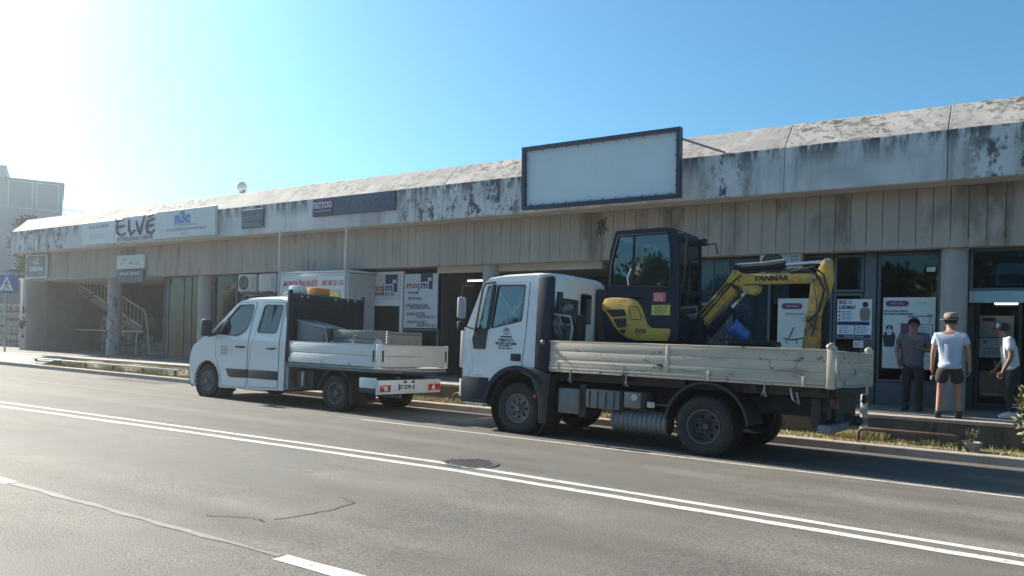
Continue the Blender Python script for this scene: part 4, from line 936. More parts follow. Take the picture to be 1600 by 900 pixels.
# doors, proud of the flank
D1 = [(.28, 1.33), (.44, 1.52), (.92, 2.09), (1.50, 2.11), (1.41, 1.66), (1.36, 1.30), (1.34, .29), (.52, .29), (.45, .55), (.36, .78), (.26, .95)]
D2 = [(1.53, 1.30), (1.70, 2.11), (2.40, 2.10), (2.345, 1.6), (2.34, 1.30), (2.34, .34), (1.40, .31), (1.41, .8), (1.45, 1.1)]
for D, Wn, hx, bar in ((D1, W1, 1.13, None), (D2, W2, 2.11, (1.99, 2.02))):
    d = MB().plate(rounded(D, .04, 3), [Wn], lambda u, v, q: (u, fy(v)-.006+q, v), .02, (1.3,)).build('door', 'white', van, 0)
    MB().tube([(u, fy(v)-.001, v) for u, v in rounded(D, .04, 3)+[rounded(D, .04, 3)[0]]], .007, 5).build('door_gap', 'joint', d)
    MB().plate(Wn, [shrink(Wn, .03)], lambda u, v, q: (u, fy(v)-.010+q, v), .03).build('window_seal', 'black', d, 0)
    MB().plate(shrink(Wn, .012), [], lambda u, v, q: (u, fy(v)+.008+q, v), .005).build('window', 'glass_v', d, 0)
    if bar: MB().prism([(1.96, 1.46), (2.06, 2.05), (2.075, 2.05), (1.975, 1.46)], 'xz', fy(1.8)-.004, fy(1.8)+.02).build('window_bar', 'black', d, 0)
    else: MB().prism([(.62, 1.40), (.60, 1.76), (.622, 1.775), (.645, 1.395)], 'xz', fy(1.6)-.004, fy(1.6)+.02).build('quarter_bar', 'black', d, 0)
    MB().box(hx-.15, hx+.13, -.045, -.02, 1.125, 1.165, .012).box(hx-.14, hx-.10, -.03, 0, 1.13, 1.16).box(hx+.08, hx+.12, -.03, 0, 1.13, 1.16).build('handle', 'black', d)
    MB().sphere((hx-.005, .0, 1.135), .06, 1.6, .12, .6, 14, 8).build('handle_recess', 'frame', d)
for Wn in (W1, W2): MB().plate(shrink(Wn, .005), [], lambda u, v, q: (u, fyR(v)-.02+q, v), .005).build('far_window', 'glass_v', van, 0)
MB().prism([(.64, .665), (1.40, .675), (1.40, .50), (.86, .485), (.76, .50)], 'xz', -.018, .004, .006).prism([(1.415, .675), (2.33, .685), (2.33, .50), (1.415, .50)], 'xz', -.018, .004, .006).build('rubbing_strip', 'black', van)
arch_o = arc(0, .37, .475, 200, -14); arch_i = arc(0, .37, .44, -14, 200)
MB().prism(arch_o+arch_i, 'xz', -.012, .06).build('arch_lip', 'white', van, 0)
MB().lathe([(.44, .03), (.46, .03), (.46, .42), (.44, .42)], (0, 0, .37), 'Y', 32, True).box(-.45, .45, .40, .43, .15, .8).build('wheel_well', 'joint', van)
MB().box(.5, 2.5, .03, VW-.03, .28, .34).box(.45, .5, .03, VW-.03, .28, 1.2).box(2.44, 2.50, .06, VW-.06, .3, 2.1).build('cab_floor', 'black', van)
MB().prism([(.1, 1.35), (.35, 1.42), (.62, 1.38), (.66, 1.15), (.5, .9), (.1, .9)], 'xz', .08, VW-.08).build('dashboard', 'black', van)
b = MB()
for y in (.35, 1.0, 1.55): b.box(1.02, 1.5, y-.22, y+.22, .8, .95, .05).obox((1.5, y, 1.28), (.14, .44, .75), (0, R(12), 0), .05).obox((1.60, y, 1.75), (.1, .26, .2), (0, R(12), 0), .04)
for y in (.5, 1.1, 1.6): b.obox((2.3, y, 1.3), (.12, .46, .8), (0, R(8), 0), .05).obox((2.37, y, 1.78), (.1, .26, .2), (0, R(8), 0), .04)
b.build('seat', 'seat', van)
sw = [(.84+.1*math.cos(t)*.45, .45+.19*math.sin(t), 1.42+.19*math.cos(t)) for t in [2*math.pi*k/20 for k in range(21)]]
MB().tube(sw, .016, 6).tube([(.84, .45, 1.42), (.55, .45, 1.25)], .03, 6).build('steering_wheel', 'black', van)
# mirrors
for s, y in ((-1, 0), (1, VW)):
    mr = MB().box(-.02+.06, .16+.06, -.11, .11, -.19, .19, .055).build('mirror', 'black', van); mr.location = (.06, y+s*.20, 1.53)
    MB().prism([(-.02, 1.32), (.30, 1.38), (.52, 1.68), (.43, 1.62), (.12, 1.46)], 'xz', y+s*.002-.012, y+s*.002+.012, .004).box(.1, .26, min(y+s*.16, y), max(y+s*.16, y), 1.36, 1.43, .02).build('mirror_foot', 'black', van)
    if s < 0: MB().box(.095, .135, -.085, -.02, -.165, -.12, .01).build('blinker', 'clear', mr)
for s, y in ((-1, .10), (1, VW-.10)):
    MB().sphere((-.60, y+(.10 if s < 0 else -.10), .95), .17, .55, .8, 1.0, 16, 10).build('headlight', 'clear', van)
MB().box(-.93, -.9, .6, 1.46, .72, .86, .01).build('grille', 'black', van)
t = MB().box(.43, .80, -.011, -.006, .93, 1.17).build('sticker', 'poster_w', van, 0)
fake_lines('small_print', .46, .77, .95, 1.15, 6, -.0115, 'ink_grey', t, 31, .018)
# orange beacon bar on the roof
MB().box(2.0, 2.3, .35, 1.7, 2.285, 2.33, .015).build('beacon_bar', 'frame', van); bc = MB().box(2.02, 2.28, .95, 1.4, 2.331, 2.49, .03).build('beacon', 'orange', van); MB().box(2.02, 2.28, .45, .7, 2.331, 2.49, .03).build('beacon', 'clear', van)
MB().tube([(1.0, 1.6, 2.2), (.7, 1.62, 2.45)], .008, 5).build('aerial', 'black', van)
# rear: bed
TX0, TX1, TZ0, TZ1 = 2.60, 5.08, .90, 1.31
MB().box(TX0, TX1, .03, VW-.03, TZ0-.10, TZ0-.02).build('bed_floor', 'alu', van)
MB().box(TX0-.05, TX1, .0, VW, TZ0-.10, TZ0-.04).build('bed_sill', 'frame', van)
def gate(name, L, place, mt, planks=2, parent=van, H=.41, t=.028):
    g = bpy.data.objects.new(name, None); COL.objects.link(g); g.parent = parent; place(g)
    h = H/planks
    for k in range(planks):
        b = MB().box(0, L, 0, t, k*h+.003, (k+1)*h-.003, .006)
        for q in (.25, .5, .75): b.box(.01, L-.01, -.003, .001, k*h+h*q-.004, k*h+h*q+.004)
        b.build('plank', mt, g)
    return g
def pl1(g): g.location = (TX0, 0, TZ0)
def pl2(g): g.location = (TX0, VW-.028, TZ0)
def pl3(g): g.location = (TX1+.028, .04, TZ0); g.rotation_euler = (0, 0, R(90))
ng = gate('side_gate', TX1-TX0-.06, pl1, 'white2'); fg = gate('side_gate', TX1-TX0-.06, pl2, 'alu'); tg = gate('tailgate', VW-.08, pl3, 'alu')
for g, L in ((ng, TX1-TX0-.06), (tg, VW-.08)):
    for x in (.05, L-.05): MB().box(x-.017, x+.017, -.022, .0, .10, .32, .008).build('latch', 'black', g)
    MB().box(0, L, -.006, .032, .408, .425, .005).build('top_rail', 'alu', g)
for x in (1.0, 1.75): MB().cyl((x, -.012, .04), (x, 0, .04), .016, n=10).build('bolt', 'black', ng)
for y in (.02, VW-.02): MB().box(TX1-.05, TX1+.02, y-.025, y+.025, TZ0-.03, TZ1+.02, .008).build('corner_post', 'white2', van)
# headboard: dark framed panel behind the cab
hb = MB().box(2.56, 2.60, .05, VW-.05, 1.30, 2.22).build('headboard', 'navy', van)
for y in (.02, VW+.01): MB().box(2.55, 2.63, y-.04, y+.04, .9, 2.36, .01).build('headboard_post', 'navy', hb)
MB().box(2.55, 2.63, .06, VW-.03, 2.20, 2.28, .01).build('headboard_bar', 'navy', hb)
b = MB()
for k in range(22): b.box(2.60, 2.612, .12+k*.085, .128+k*.085, 1.45, 2.2)
for k in range(9): b.box(2.60, 2.610, .1, VW-.1, 1.5+k*.085, 1.507+k*.085)
b.build('mesh_grille', 'black', hb, 0)
b = MB()
for y in (.28, .45, 1.22, 1.58, 1.80): b.cyl((2.63, y, 2.24), (2.645, y, 2.24), .02, n=10)
b.build('reflector', 'clear', hb)
# frame, fenders, rear end
MB().box(2.4, 5.05, .55, .67, .45, .72).box(2.4, 5.05, VW-.67, VW-.55, .45, .72).box(4.2, 4.3, .5, VW-.5, .4, .7).box(2.75, 3.25, .12, .5, .36, .74, .02).build('chassis', 'chassis', van)
MB().box(2.55, 2.62, .03, .5, .36, .80).build('step_bracket', 'steel', van); MB().box(2.98, 3.04, .05, .12, .42, .72, .01).build('step_bracket', 'steel', van)
RX = 3.93
MB().prism(arc(RX, .35, .46, 8, 172, 16)+arc(RX, .35, .44, 172, 8, 16), 'xz', .04, .45).build('mudguard', 'black', van, 0)
MB().box(RX+.42, RX+.46, .04, .45, .18, .42).build('mudflap', 'black', van)
bmp_ = MB().box(5.02, 5.10, .02, VW-.20, .39, .66, .02).build('rear_bumper', 'white2', van)
MB().box(4.62, 5.03, -.0, .06, .50, .70, .02).build('bumper_bracket', 'white2', van); MB().box(4.6, 5.0, .02, .25, .42, .5).build('spare_bracket', 'chassis', van)
for a, c in ((.06, .34), (1.46, 1.82)):
    f = MB().box(5.101, 5.125, a, c, .44, .57, .012).build('tail_light', 'red', bmp_); MB().box(5.125, 5.129, a+.10, a+.18, .46, .55, .004).build('reverse_lens', 'clear', f)
pt = MB().box(5.101, 5.109, .56, 1.06, .455, .585, .006).build('number_plate', 'plate', bmp_, 0)
text('lettering', 'ST 2278 -E', .10, (5.111, .81, .52), 'ink', pt, rz=R(90), bold=.003, sx=1.0); MB().box(5.1085, 5.1095, .57, .61, .46, .58).build('blue_band', 'trafficblue', pt, 0)
MB().box(5.08, 5.11, .72, .8, .6, .64).box(5.08, 5.11, .95, 1.03, .6, .64).build('plate_lamp', 'black', bmp_)
MB().tube([(4.2, .7, .32), (5.0, .75, .33)], .035, 8).build('exhaust', 'steel', van)
MB().box(-.1, .1, .3, VW-.3, .3, .42).build('front_axle', 'chassis', van); MB().cyl((RX, .3, .35), (RX, VW-.3, .35), .07, n=12).sphere((RX, VW/2, .35), .17).build('rear_axle', 'chassis', van)
wheel('wheel', van, -.02, .13, .355, .36, .22, .215, -1); wheel('wheel', van, -.02, VW-.13, .355, .36, .22, .215, 1)
wheel('wheel', van, RX, .16, .345, .355, .19, .21, -1, dual=True, dish=.07); wheel('wheel', van, RX, VW-.16, .345, .355, .19, .21, 1, dual=True)
# load
def vloc(x, y, z): return van.matrix_basis @ Vector((x, y, z))
bpy.context.view_layer.update()
ld = thing('toolbox', 'dark grey sloping lidded toolbox against the black headboard of the van bed', 'toolbox', vloc(2.70, .12, TZ0-.01), van.rotation_euler)
MB().prism([(.02, 0), (.02, .84), (.80, .70), (.80, 0)], 'xz', 0, .52, .012).build('body', 'boxgrey', ld); MB().prism([(0, .845), (.0, .875), (.84, .725), (.84, .695)], 'xz', -.02, .54, .006).build('lid', 'steel', ld); MB().tube([(.80, .02, .68), (.90, -.0, .45), (.82, 0, .3)], .02, 6).build('handle', 'steel', ld)
lb = thing('wooden_crate', 'long weathered grey crate lying across the van bed', 'crate', vloc(3.62, .25, TZ0-.01), van.rotation_euler)
for k in range(4): MB().box(0, 1.42, 0, .03, k*.175, k*.175+.168, .005).build('plank', 'board', lb)
for k in range(4): MB().box(0, 1.42, 1.0, 1.03, k*.175, k*.175+.168, .005).build('plank', 'board', lb)
MB().box(0.001, 1.419, .031, .999, .64, .69).build('lid', 'boxgrey', lb); MB().box(.0, .03, .031, .999, .0, .63).build('end_board', 'board', lb); MB().box(1.39, 1.42, .031, .999, 0, .63).build('end_board', 'board', lb)
MB().box(.55, .68, -.03, 0, .44, .46, .005).tube([(.6, -.02, .46), (.6, -.03, .58), (.66, -.02, .58)], .012, 6).build('hasp', 'steel', lb)
MB().cyl((1.22, -.012, .43), (1.22, -.002, .43), .11, n=24).box(1.11, 1.33, -.012, -.002, .30, .43).build('plate', 'acwhite', lb)
MB().cyl((-.01, -.012, .42), (-.01, -.002, .42), .06, n=18).build('round_plate', 'alu', lb)
b = MB()
for k in range(6): b.sphere((1.44, .0, .42+k*.05), .028, u=8, v=6)
b.build('chain', 'steel', lb)

# ================================================================== TRUCK
trk = thing('dropside_truck', 'older white dropside truck with scratched cream bed carrying a mini digger', 'truck', (-6.62, 10.3, -.045), (R(-1.4), R(.2), R(-2.5)))
TW = 2.12
tin = lambda z: .05*max(0, (z-1.5)/1.0)
Pc = [(-1.25, .40), (-1.29, .46), (-1.30, .80), (-1.29, .98), (-1.285, 1.60), (-1.27, 1.68), (-1.0, 2.38), (-.96, 2.45), (-.82, 2.55), (-.5, 2.60), (.1, 2.62), (.42, 2.60), (.50, 2.52), (.52, 1.6), (.52, 1.05)]
Ps = [(-1.12, .40), (-1.16, .46), (-1.175, .80), (-1.17, .98), (-1.15, 1.60), (-1.135, 1.68), (-.86, 2.38), (-.82, 2.43), (-.72, 2.50), (-.45, 2.53), (.1, 2.545), (.24, 2.54), (.28, 2.50), (.28, 1.6), (.28, 1.05)]
loft('cab_shell', Pc, Ps, TW/2, TW/2, tin, 'white_t', trk, skip=(0, 1, 2, 5), p=6)
loft('front_bumper', [(x-.015, z) for x, z in Pc[:4]], [(x-.015, z) for x, z in Ps[:4]], TW/2, TW/2+.01, lambda z: 0, 'acwhite', trk, p=6)
loft('windscreen', Pc[5:7], Ps[5:7], TW/2, TW/2, tin, 'glass_v', trk, p=6)
ty = lambda z: tin(z)
tyR = lambda z: TW-tin(z)
WN = rounded([(-.62, 1.67), (-.53, 2.40), (.035, 2.395), (.0, 1.80)], .045)
QW = [(-.90, 1.66), (-.74, 2.385), (-.60, 2.39), (-.68, 1.66)]
TS = [(-1.16, .42), (-.60, .42)]+arc(-.03, .43, .62, 180, 90, 12)+[(.28, 1.05), (.28, 2.50), (.24, 2.54), (.1, 2.545), (-.45, 2.53), (-.72, 2.50), (-.82, 2.43), (-.86, 2.38), (-1.135, 1.68), (-1.15, 1.60), (-1.17, .98), (-1.175, .80)]
for F in (lambda u, v, d: (u, ty(v)+d, v), lambda u, v, d: (u, tyR(v)-d, v)):
    MB().plate(TS, [WN, QW], F, .03, (1.5,)).build('side_panel', 'white_t', trk, 0)
DR = rounded([(-.985, 1.25), (-.90, 1.66), (-.74, 2.42), (.105, 2.43), (.085, 1.6), (.035, 1.08), (-.03, 1.08), (-.42, .98), (-.62, .72), (-.72, .90), (-.95, .90)], .03, 3)
d = MB().plate(DR, [WN, [(-.88, 1.68), (-.735, 2.375), (-.62, 2.38), (-.69, 1.68)]], lambda u, v, q: (u, ty(v)-.008+q, v), .02, (1.5,)).build('door', 'white_t', trk, 0)
MB().tube([(u, ty(v)-.002, v) for u, v in DR+[DR[0]]], .006, 5).build('door_gap', 'joint', d)
MB().plate(WN, [shrink(WN, .03)], lambda u, v, q: (u, ty(v)-.012+q, v), .03).build('window_seal', 'black', d, 0)
MB().plate(shrink(WN, .012), [], lambda u, v, q: (u, ty(v)+.008+q, v), .005).build('window', 'glass_v', d, 0)
MB().plate(QW, [], lambda u, v, q: (u, ty(v)+.010+q, v), .004).build('quarter_window', 'glass_v', d, 0)
MB().prism([(-.635, 1.66), (-.545, 2.40), (-.60, 2.40), (-.70, 1.66)], 'xz', -.016, .03).build('window_post', 'black', d, 0)
MB().plate(rounded([(-.95, 1.33), (-.985, 1.5), (-.935, 1.68), (-.885, 1.68), (-.67, 1.68), (-.67, 1.62), (-.70, 1.33)], .025), [], lambda u, v, q: (u, ty(v)-.016+q, v), .012).build('black_trim', 'black', d, 0)
MB().tube([(-.94, -.012, 1.62), (-.80, -.012, 2.34), (-.74, -.012, 2.42), (-.55, -.012, 2.435)], .018, 6).build('pillar_trim', 'black', d)
MB().box(-.18, .02, -.014, .0, 1.16, 1.28, .012).build('handle_recess', 'joint', d); MB().box(-.165, .005, -.022, -.012, 1.235, 1.265, .006).build('handle', 'black', d)
lg = fake_lines('small_print', -.43, -.14, 1.34, 1.42, 2, ty(1.4)-.009, 'ink', d, 41, .022)
for s_, z_, k in (('GRADEVINSKI', 1.545, .035), ('PRIJEVOZ I', 1.49, .06), ('ISKOPI STROJEM', 1.435, .055)): text('lettering', s_, k, (-.29, ty(z_)-.010, z_), 'ink', d, sx=1.05, bold=.0015)
MB().lathe([(.05, -.012), (.058, -.012), (.058, -.009), (.05, -.009)], (-.29, ty(1.63), 1.635), 'Y', 20, True).box(-.295, -.285, -.012+ty(1.63), -.009+ty(1.63), 1.58, 1.69).box(-.33, -.25, -.012+ty(1.63), -.009+ty(1.63), 1.645, 1.655).build('logo', 'ink', d, 0)
for F in (lambda u, v, q: (u, tyR(v)-.02+q, v),):
    MB().plate(WN, [], F, .005).build('far_window', 'glass_v', trk, 0); MB().plate(QW, [], F, .005).build('far_window', 'glass_v', trk, 0)
MB().prism([(-1.185, .44), (-1.185, .86), (-.60, .87), (-.62, .5), (-.60, .44)], 'xz', -.012, .10, .012).build('lower_skirt', 'navy', trk); MB().box(-1.18, -.62, -.02, .1, .475, .49).build('skirt_strip', 'chassis', trk)
MB().box(-1.27, -1.14, .02, .10, 1.0, 1.68, .02).build('corner_deflector', 'acwhite', trk); MB().box(-1.24, -1.14, .0, .09, .52, .82, .02).build('corner_lamp', 'clear', trk)
MB().prism(arc(-.03, .43, .66, 178, 40, 20)+arc(-.03, .43, .585, 40, 178, 20), 'xz', -.05, .4).build('wheel_arch', 'navy', trk, 30)
MB().prism([(.02, 1.08), (.30, 1.07), (.62, .98), (.58, .62), (.56, .22), (.42, .22), (.40, .55), (.26, .90), (.02, 1.0)], 'xz', -.04, .38, .008).build('mudflap', 'black', trk); MB().box(.33, .37, -.056, -.04, .60, .65, .008).build('side_marker', 'red', trk)
MB().lathe([(.54, .06), (.56, .06), (.56, .5), (.54, .5)], (-.03, 0, .43), 'Y', 32, True).box(-1.1, .5, .5, TW-.5, .35, 1.05).build('wheel_well', 'joint', trk)
MB().box(-1.1, .45, .05, TW-.05, 1.02, 1.08).prism([(-1.1, 1.55), (-.75, 1.62), (-.7, 1.1), (-1.1, 1.1)], 'xz', .06, TW-.06).build('dashboard', 'black', trk)
b = MB()
for y in (.42, 1.1, 1.65): b.box(-.35, .15, y-.23, y+.23, 1.25, 1.42, .05).obox((.17, y, 1.78), (.13, .46, .75), (0, R(8), 0), .05).obox((.23, y, 2.23), (.1, .28, .2), (0, R(8), 0), .04)
b.build('seat', 'seat', trk)
MB().tube([(-.56+.12*math.cos(t), .48+.21*math.sin(t), 1.70+.12*math.cos(t)) for t in [2*math.pi*k/20 for k in range(21)]], .016, 6).tube([(-.56, .48, 1.70), (-.8, .48, 1.4)], .03, 6).build('steering_wheel', 'black', trk)
MB().tube([(-1.0, -.02, 2.38), (-1.08, -.2, 2.36), (-1.08, -.2, 1.72), (-.97, -.02, 1.66)], .014, 6).build('mirror_arm', 'black', trk)
MB().box(-1.12, -1.04, -.30, -.12, 1.82, 2.18, .04).build('mirror', 'acwhite', trk); MB().box(-1.12, -1.04, -.28, -.14, 1.62, 1.78, .03).build('small_mirror', 'black', trk)
MB().tube([(-1.0, TW+.02, 2.38), (-1.08, TW+.2, 2.36), (-1.08, TW+.2, 1.72), (-.97, TW+.02, 1.66)], .014, 6).box(-1.12, -1.04, TW+.12, TW+.30, 1.82, 2.18, .04).build('far_mirror', 'black', trk)
MB().box(.285, .57, -.02, .085, 1.02, 2.52, .03).build('air_deflector', 'navy', trk); MB().box(.53, .62, 1.42, TW, 1.05, 2.44, .04).build('added_back_panel', 'black', trk); MB().cyl((.60, .17, 1.2), (.60, .17, 2.28), .05, n=14).build('intake_pipe', 'black', trk)  # rear panel is an added black cover that merges with the dark recess behind
for (a, c, z0, z1) in ((.26, .86, 1.86, 2.20), (.94, 1.29, 1.82, 2.32)):
    bw = rounded([(a, z0), (c, z0), (c, z1), (a, z1)], .05)
    o = MB().plate(bw, [], lambda u, v, q: (.524+q, u, v), .006).build('rear_window', 'black', trk, 0); MB().plate(shrink(bw, .03), [], lambda u, v, q: (.531+q, u, v), .004).build('rear_pane', 'glass_v', o, 0)
# chassis
MB().box(-.9, 4.6, .62, .70, .62, .86).box(-.9, 4.6, 1.55, 1.63, .62, .86).box(.55, 4.65, .2, 2.1, .90, 1.04).build('chassis', 'chassis', trk)
b = MB()
for x in (.9, 1.8, 2.7, 3.7, 4.5): b.box(x, x+.07, .05, 2.25, .96, 1.05)
b.build('cross_beam', 'chassis', trk)
MB().box(.70, 1.08, .06, .5, .40, .79, .03).build('fuel_tank', 'tank', trk); MB().box(1.06, 1.17, .12, .5, .36, .86).build('tank_bracket', 'chassis', trk)
bx = MB().box(1.20, 1.77, .05, .5, .52, .80, .02).build('battery_box', 'boxgrey', trk); b = MB()
for k in range(4): b.box(1.26+k*.14, 1.28+k*.14, .042, .05, .54, .78)
b.build('rib', 'chassis', bx, 0)
MB().box(1.84, 2.11, .06, .5, .57, .80, .015).build('valve_box', 'tank', trk); MB().box(2.23, 2.34, .03, .06, .60, .68, .004).build('data_plate', 'acwhite', trk); MB().cyl((2.02, .03, .73), (2.02, .06, .73), .05, n=14).build('filler_cap', 'acwhite', trk)
b = MB(); pr = []
for k in range(12): pr += [(.15, k*.075), (.165, k*.075+.02), (.165, k*.075+.05), (.15, k*.075+.07)]
b.lathe([(0, 0)]+pr+[(0, .9)], (1.60, .26, .37), 'X', 22); b.build('air_tank', 'tank', trk)
b = MB()
for x in (.95, 1.9, 3.9): b.tube([(x, .0, 1.06), (x, -.01, .95), (x+.03, -.01, .88), (x-.03, -.01, .9), (x, 0, .98)], .012, 5)
b.build('bed_hook', 'steel', trk)
RX = 3.08
MB().prism(arc(RX+.02, .42, .60, 176, 5, 24)+arc(RX+.02, .42, .565, 5, 176, 24), 'xz', .02, .62).prism([(RX+.55, .43), (RX+.62, .43), (RX+.72, .40), (RX+.74, .385), (RX+.56, .385)], 'xz', .02, .62).build('mudguard', 'black', trk, 30)
wheel('wheel', trk, -.03, .16, .41, .41, .26, .235, -1, 'rim', bolts=8, holes=8); wheel('wheel', trk, -.03, TW-.16, .41, .41, .26, .235, 1, bolts=8)
wheel('wheel', trk, RX, .14, .405, .41, .25, .24, -1, 'rim_d', dual=True, bolts=8, holes=6, dish=.13); wheel('wheel', trk, RX, 2.26-.14, .405, .41, .25, .24, 1, 'rim_d', dual=True, bolts=8, dish=.13)
MB().cyl((RX, .3, .41), (RX, 2.0, .41), .08, n=12).sphere((RX, 1.13, .41), .22).box(RX-.5, RX+.5, .64, .72, .5, .56).box(RX-.5, RX+.5, 1.53, 1.61, .5, .56).cyl((.4, 1.1, .6), (RX, 1.1, .45), .05, n=10).build('rear_axle', 'chassis', trk); MB().box(-.15, .12, .3, TW-.3, .36, .48).build('front_axle', 'chassis', trk)
# cream bed
BX0, BX1, BZ0, BZ1, BW = .47, 4.73, 1.08, 1.50, 2.30
MB().box(BX0, BX1, .03, BW-.03, BZ0-.02, BZ0+.03).build('bed_floor', 'chassis', trk); MB().box(BX0, BX1, .0, BW, BZ0-.05, BZ0-.015, .008).build('bed_sill', 'tray', trk)
def bedgate(name, L, place, parent=trk):
    g = bpy.data.objects.new(name, None); COL.objects.link(g); g.parent = parent; place(g); h = .40/3
    for k in range(3): MB().box(0, L, 0, .03, .01+k*h+.0012, .01+(k+1)*h-.0012, .004).build('plank', 'tray', g)
    MB().box(-.005, L+.005, -.014, .036, .405, .435, .008).build('top_rail', 'tray', g); MB().box(-.005, L+.005, -.012, .03, -.012, .03, .006).box(-.005, L+.005, -.010, .0, .085, .10).build('bottom_rail', 'tray', g)
    return g
def q1(g): g.location = (BX0+.02, 0, BZ0)
def q2(g): g.location = (BX0+.02, BW-.03, BZ0)
def q3(g): g.location = (BX1+.03, .10, BZ0-.01); g.rotation_euler = (0, 0, R(90))
ng = bedgate('side_gate', BX1-BX0-.10, q1); fg = bedgate('side_gate', BX1-BX0-.1, q2); tg = bedgate('tailgate', BW-.14, q3)
for x in (2.04,): MB().box(x-.03, x+.03, -.018, .0, .03, .41, .006).build('stay', 'tray', ng)
for x in (.25, 1.35, 2.65, 3.9): MB().box(x-.025, x+.025, -.022, .0, -.05, .09, .008).build('hinge', 'tray', ng)
for x in (.12, 1.0, 2.0): MB().box(x-.03, x+.03, -.022, 0, .12, .2, .006).build('hinge', 'tray', tg)
for y in (.02, BW-.02): MB().box(BX1-.07, BX1+.03, y-.045, y+.045, BZ0-.06, BZ1+.06, .012).cyl((BX1-.02, y, BZ1+.06), (BX1-.02, y, BZ1+.10), .03, n=10).sphere((BX1-.05, y-.03, BZ1+.05), .035, u=8, v=6).build('corner_post', 'tray', trk)
MB().tube([(BX1+.035, .0, BZ1+.05), (BX1+.05, -.03, BZ0+.2), (BX1+.05, .05, BZ0-.02), (BX1+.05, 1.0, BZ0-.045), (BX1+.05, 2.2, BZ0-.03)], .012, 6).build('tie_cable', 'acwhite', trk)
MB().box(BX0-.03, BX0+.03, .0, .07, BZ0-.05, 1.84, .01).box(BX0-.03, BX0+.03, BW-.07, BW, BZ0-.05, 1.84, .01).box(BX0-.02, BX0+.02, .07, BW-.07, 1.50, 1.74, .006).box(BX0-.02, BX0+.02, .07, BW-.07, 1.12, 1.48, .006).build('headboard', 'tray', trk)
MB().sphere((BX0-.03, -.03, BZ1-.02), .04, u=8, v=6).build('gate_latch', 'steel', trk)
# tail end
MB().box(4.30, 4.72, .25, 2.05, .92, 1.03).box(4.4, 4.66, .55, 1.7, .55, .92).box(4.52, 4.62, .30, .50, .62, .95).build('rear_frame', 'chassis', trk)
MB().box(4.56, 4.72, .06, 2.2, .46, .56, .01).build('underrun_bar', 'boxgrey', trk); MB().box(4.42, 4.55, .25, .45, .5, .98, .03).cyl((4.5, .3, .66), (4.5, .62, .66), .10, n=14).sphere((4.45, .9, .7), .2, u=12, v=8).build('hydraulic_unit', 'chassis', trk)
MB().box(4.45, 4.75, 1.05, 1.25, .50, .66, .02).sphere((4.80, 1.15, .58), .07).build('tow_hitch', 'chassis', trk)
for y in (.16, 2.0): MB().box(4.70, 4.75, y-.1, y+.16, .78, .90, .015).build('tail_light', 'red_d', trk)
MB().tube([(4.2, .1, 1.0), (4.25, .05, .86), (4.32, .08, .80), (4.28, .1, .95)], .016, 6).build('chain', 'steel', trk)

# ================================================================== MINI DIGGER on the truck bed
bpy.context.view_layer.update()
def tl(x, y, z): return trk.matrix_basis @ Vector((x, y, z))
dg = thing('mini_digger', 'yellow and black mini digger with glazed cab standing on the truck bed', 'digger', tl(0, 0, 0), trk.rotation_euler)
Y0, Y1 = .52, 1.40
def dside(name, poly, y0, y1, mt, bev=.01, par=dg, sm=30): return MB().prism(poly, 'xz', y0, y1, bev).build(name, mt, par, sm)
# tracks and undercarriage
for y in (.42, 1.22):
    trp = rounded([(1.25, 1.115), (2.72, 1.115), (2.78, 1.30), (2.70, 1.47), (1.27, 1.47), (1.19, 1.30)], .15)
    tr_ = dside('track', trp, y, y+.24, 'rubber'); b = MB()
    for k in range(22): b.box(1.24+k*.068, 1.27+k*.068, y-.004, y+.244, 1.468, 1.488)
    b.build('lug', 'rubber', tr_, 0)
MB().box(1.5, 2.5, .62, 1.26, 1.22, 1.46, .02).cyl((1.95, .95, 1.46), (1.95, .95, 1.56), .34, n=28).build('undercarriage', 'chassis', dg)
MB().prism([(2.95, 1.14), (3.02, 1.14), (3.06, 1.34), (3.02, 1.52), (2.97, 1.5), (3.0, 1.34)], 'xz', .42, 1.48).box(2.6, 3.0, .6, .68, 1.2, 1.3).box(2.6, 3.0, 1.2, 1.28, 1.2, 1.3).build('dozer_blade', 'navy', dg)
# house
bodyp = [(1.20, 1.58), (1.16, 1.80), (1.15, 2.05), (1.19, 2.18), (1.26, 2.21), (2.0, 2.21), (2.42, 1.92), (2.44, 1.56), (1.5, 1.53)]
dside('body', bodyp, Y0+.02, Y1-.02, 'navy', .03)
cv = dside('engine_cover', [(1.165, 2.03), (1.165, 2.12), (1.21, 2.195), (1.30, 2.21), (1.66, 2.205), (1.77, 2.16), (1.86, 2.05), (1.945, 1.83), (2.02, 1.755), (2.325, 1.75), (2.325, 1.68), (2.28, 1.565), (1.80, 1.56), (1.64, 1.585), (1.50, 1.66), (1.38, 1.78), (1.24, 1.98)], Y0-.012, Y0+.1, 'yellow', .012)
dside('rear_cover', [(1.14, 2.05), (1.15, 2.16), (1.22, 2.225), (1.45, 2.225), (1.45, 2.0), (1.17, 2.0)], Y0+.11, Y1-.03, 'yellow', .03)
for P in ([(1.23, 2.03), (1.56, 2.035), (1.60, 1.93), (1.36, 1.915)], [(1.37, 1.885), (1.60, 1.90), (1.60, 1.76), (1.46, 1.745)], [(1.47, 1.715), (1.60, 1.725), (1.60, 1.68), (1.53, 1.66)]): dside('vent', rounded(P, .02), Y0-.016, Y0-.008, 'joint', 0, cv, 0)
hp = rounded([(1.62, 2.08), (1.76, 2.08), (1.86, 1.93), (1.84, 1.88), (1.68, 1.88)], .03); MB().tube([(u, Y0-.012, v) for u, v in hp+[hp[0]]], .006, 5).build('hatch_line', 'joint', cv)
MB().sphere((2.27, Y0-.014, 1.66), .012, u=8, v=6).build('bolt', 'joint', cv)
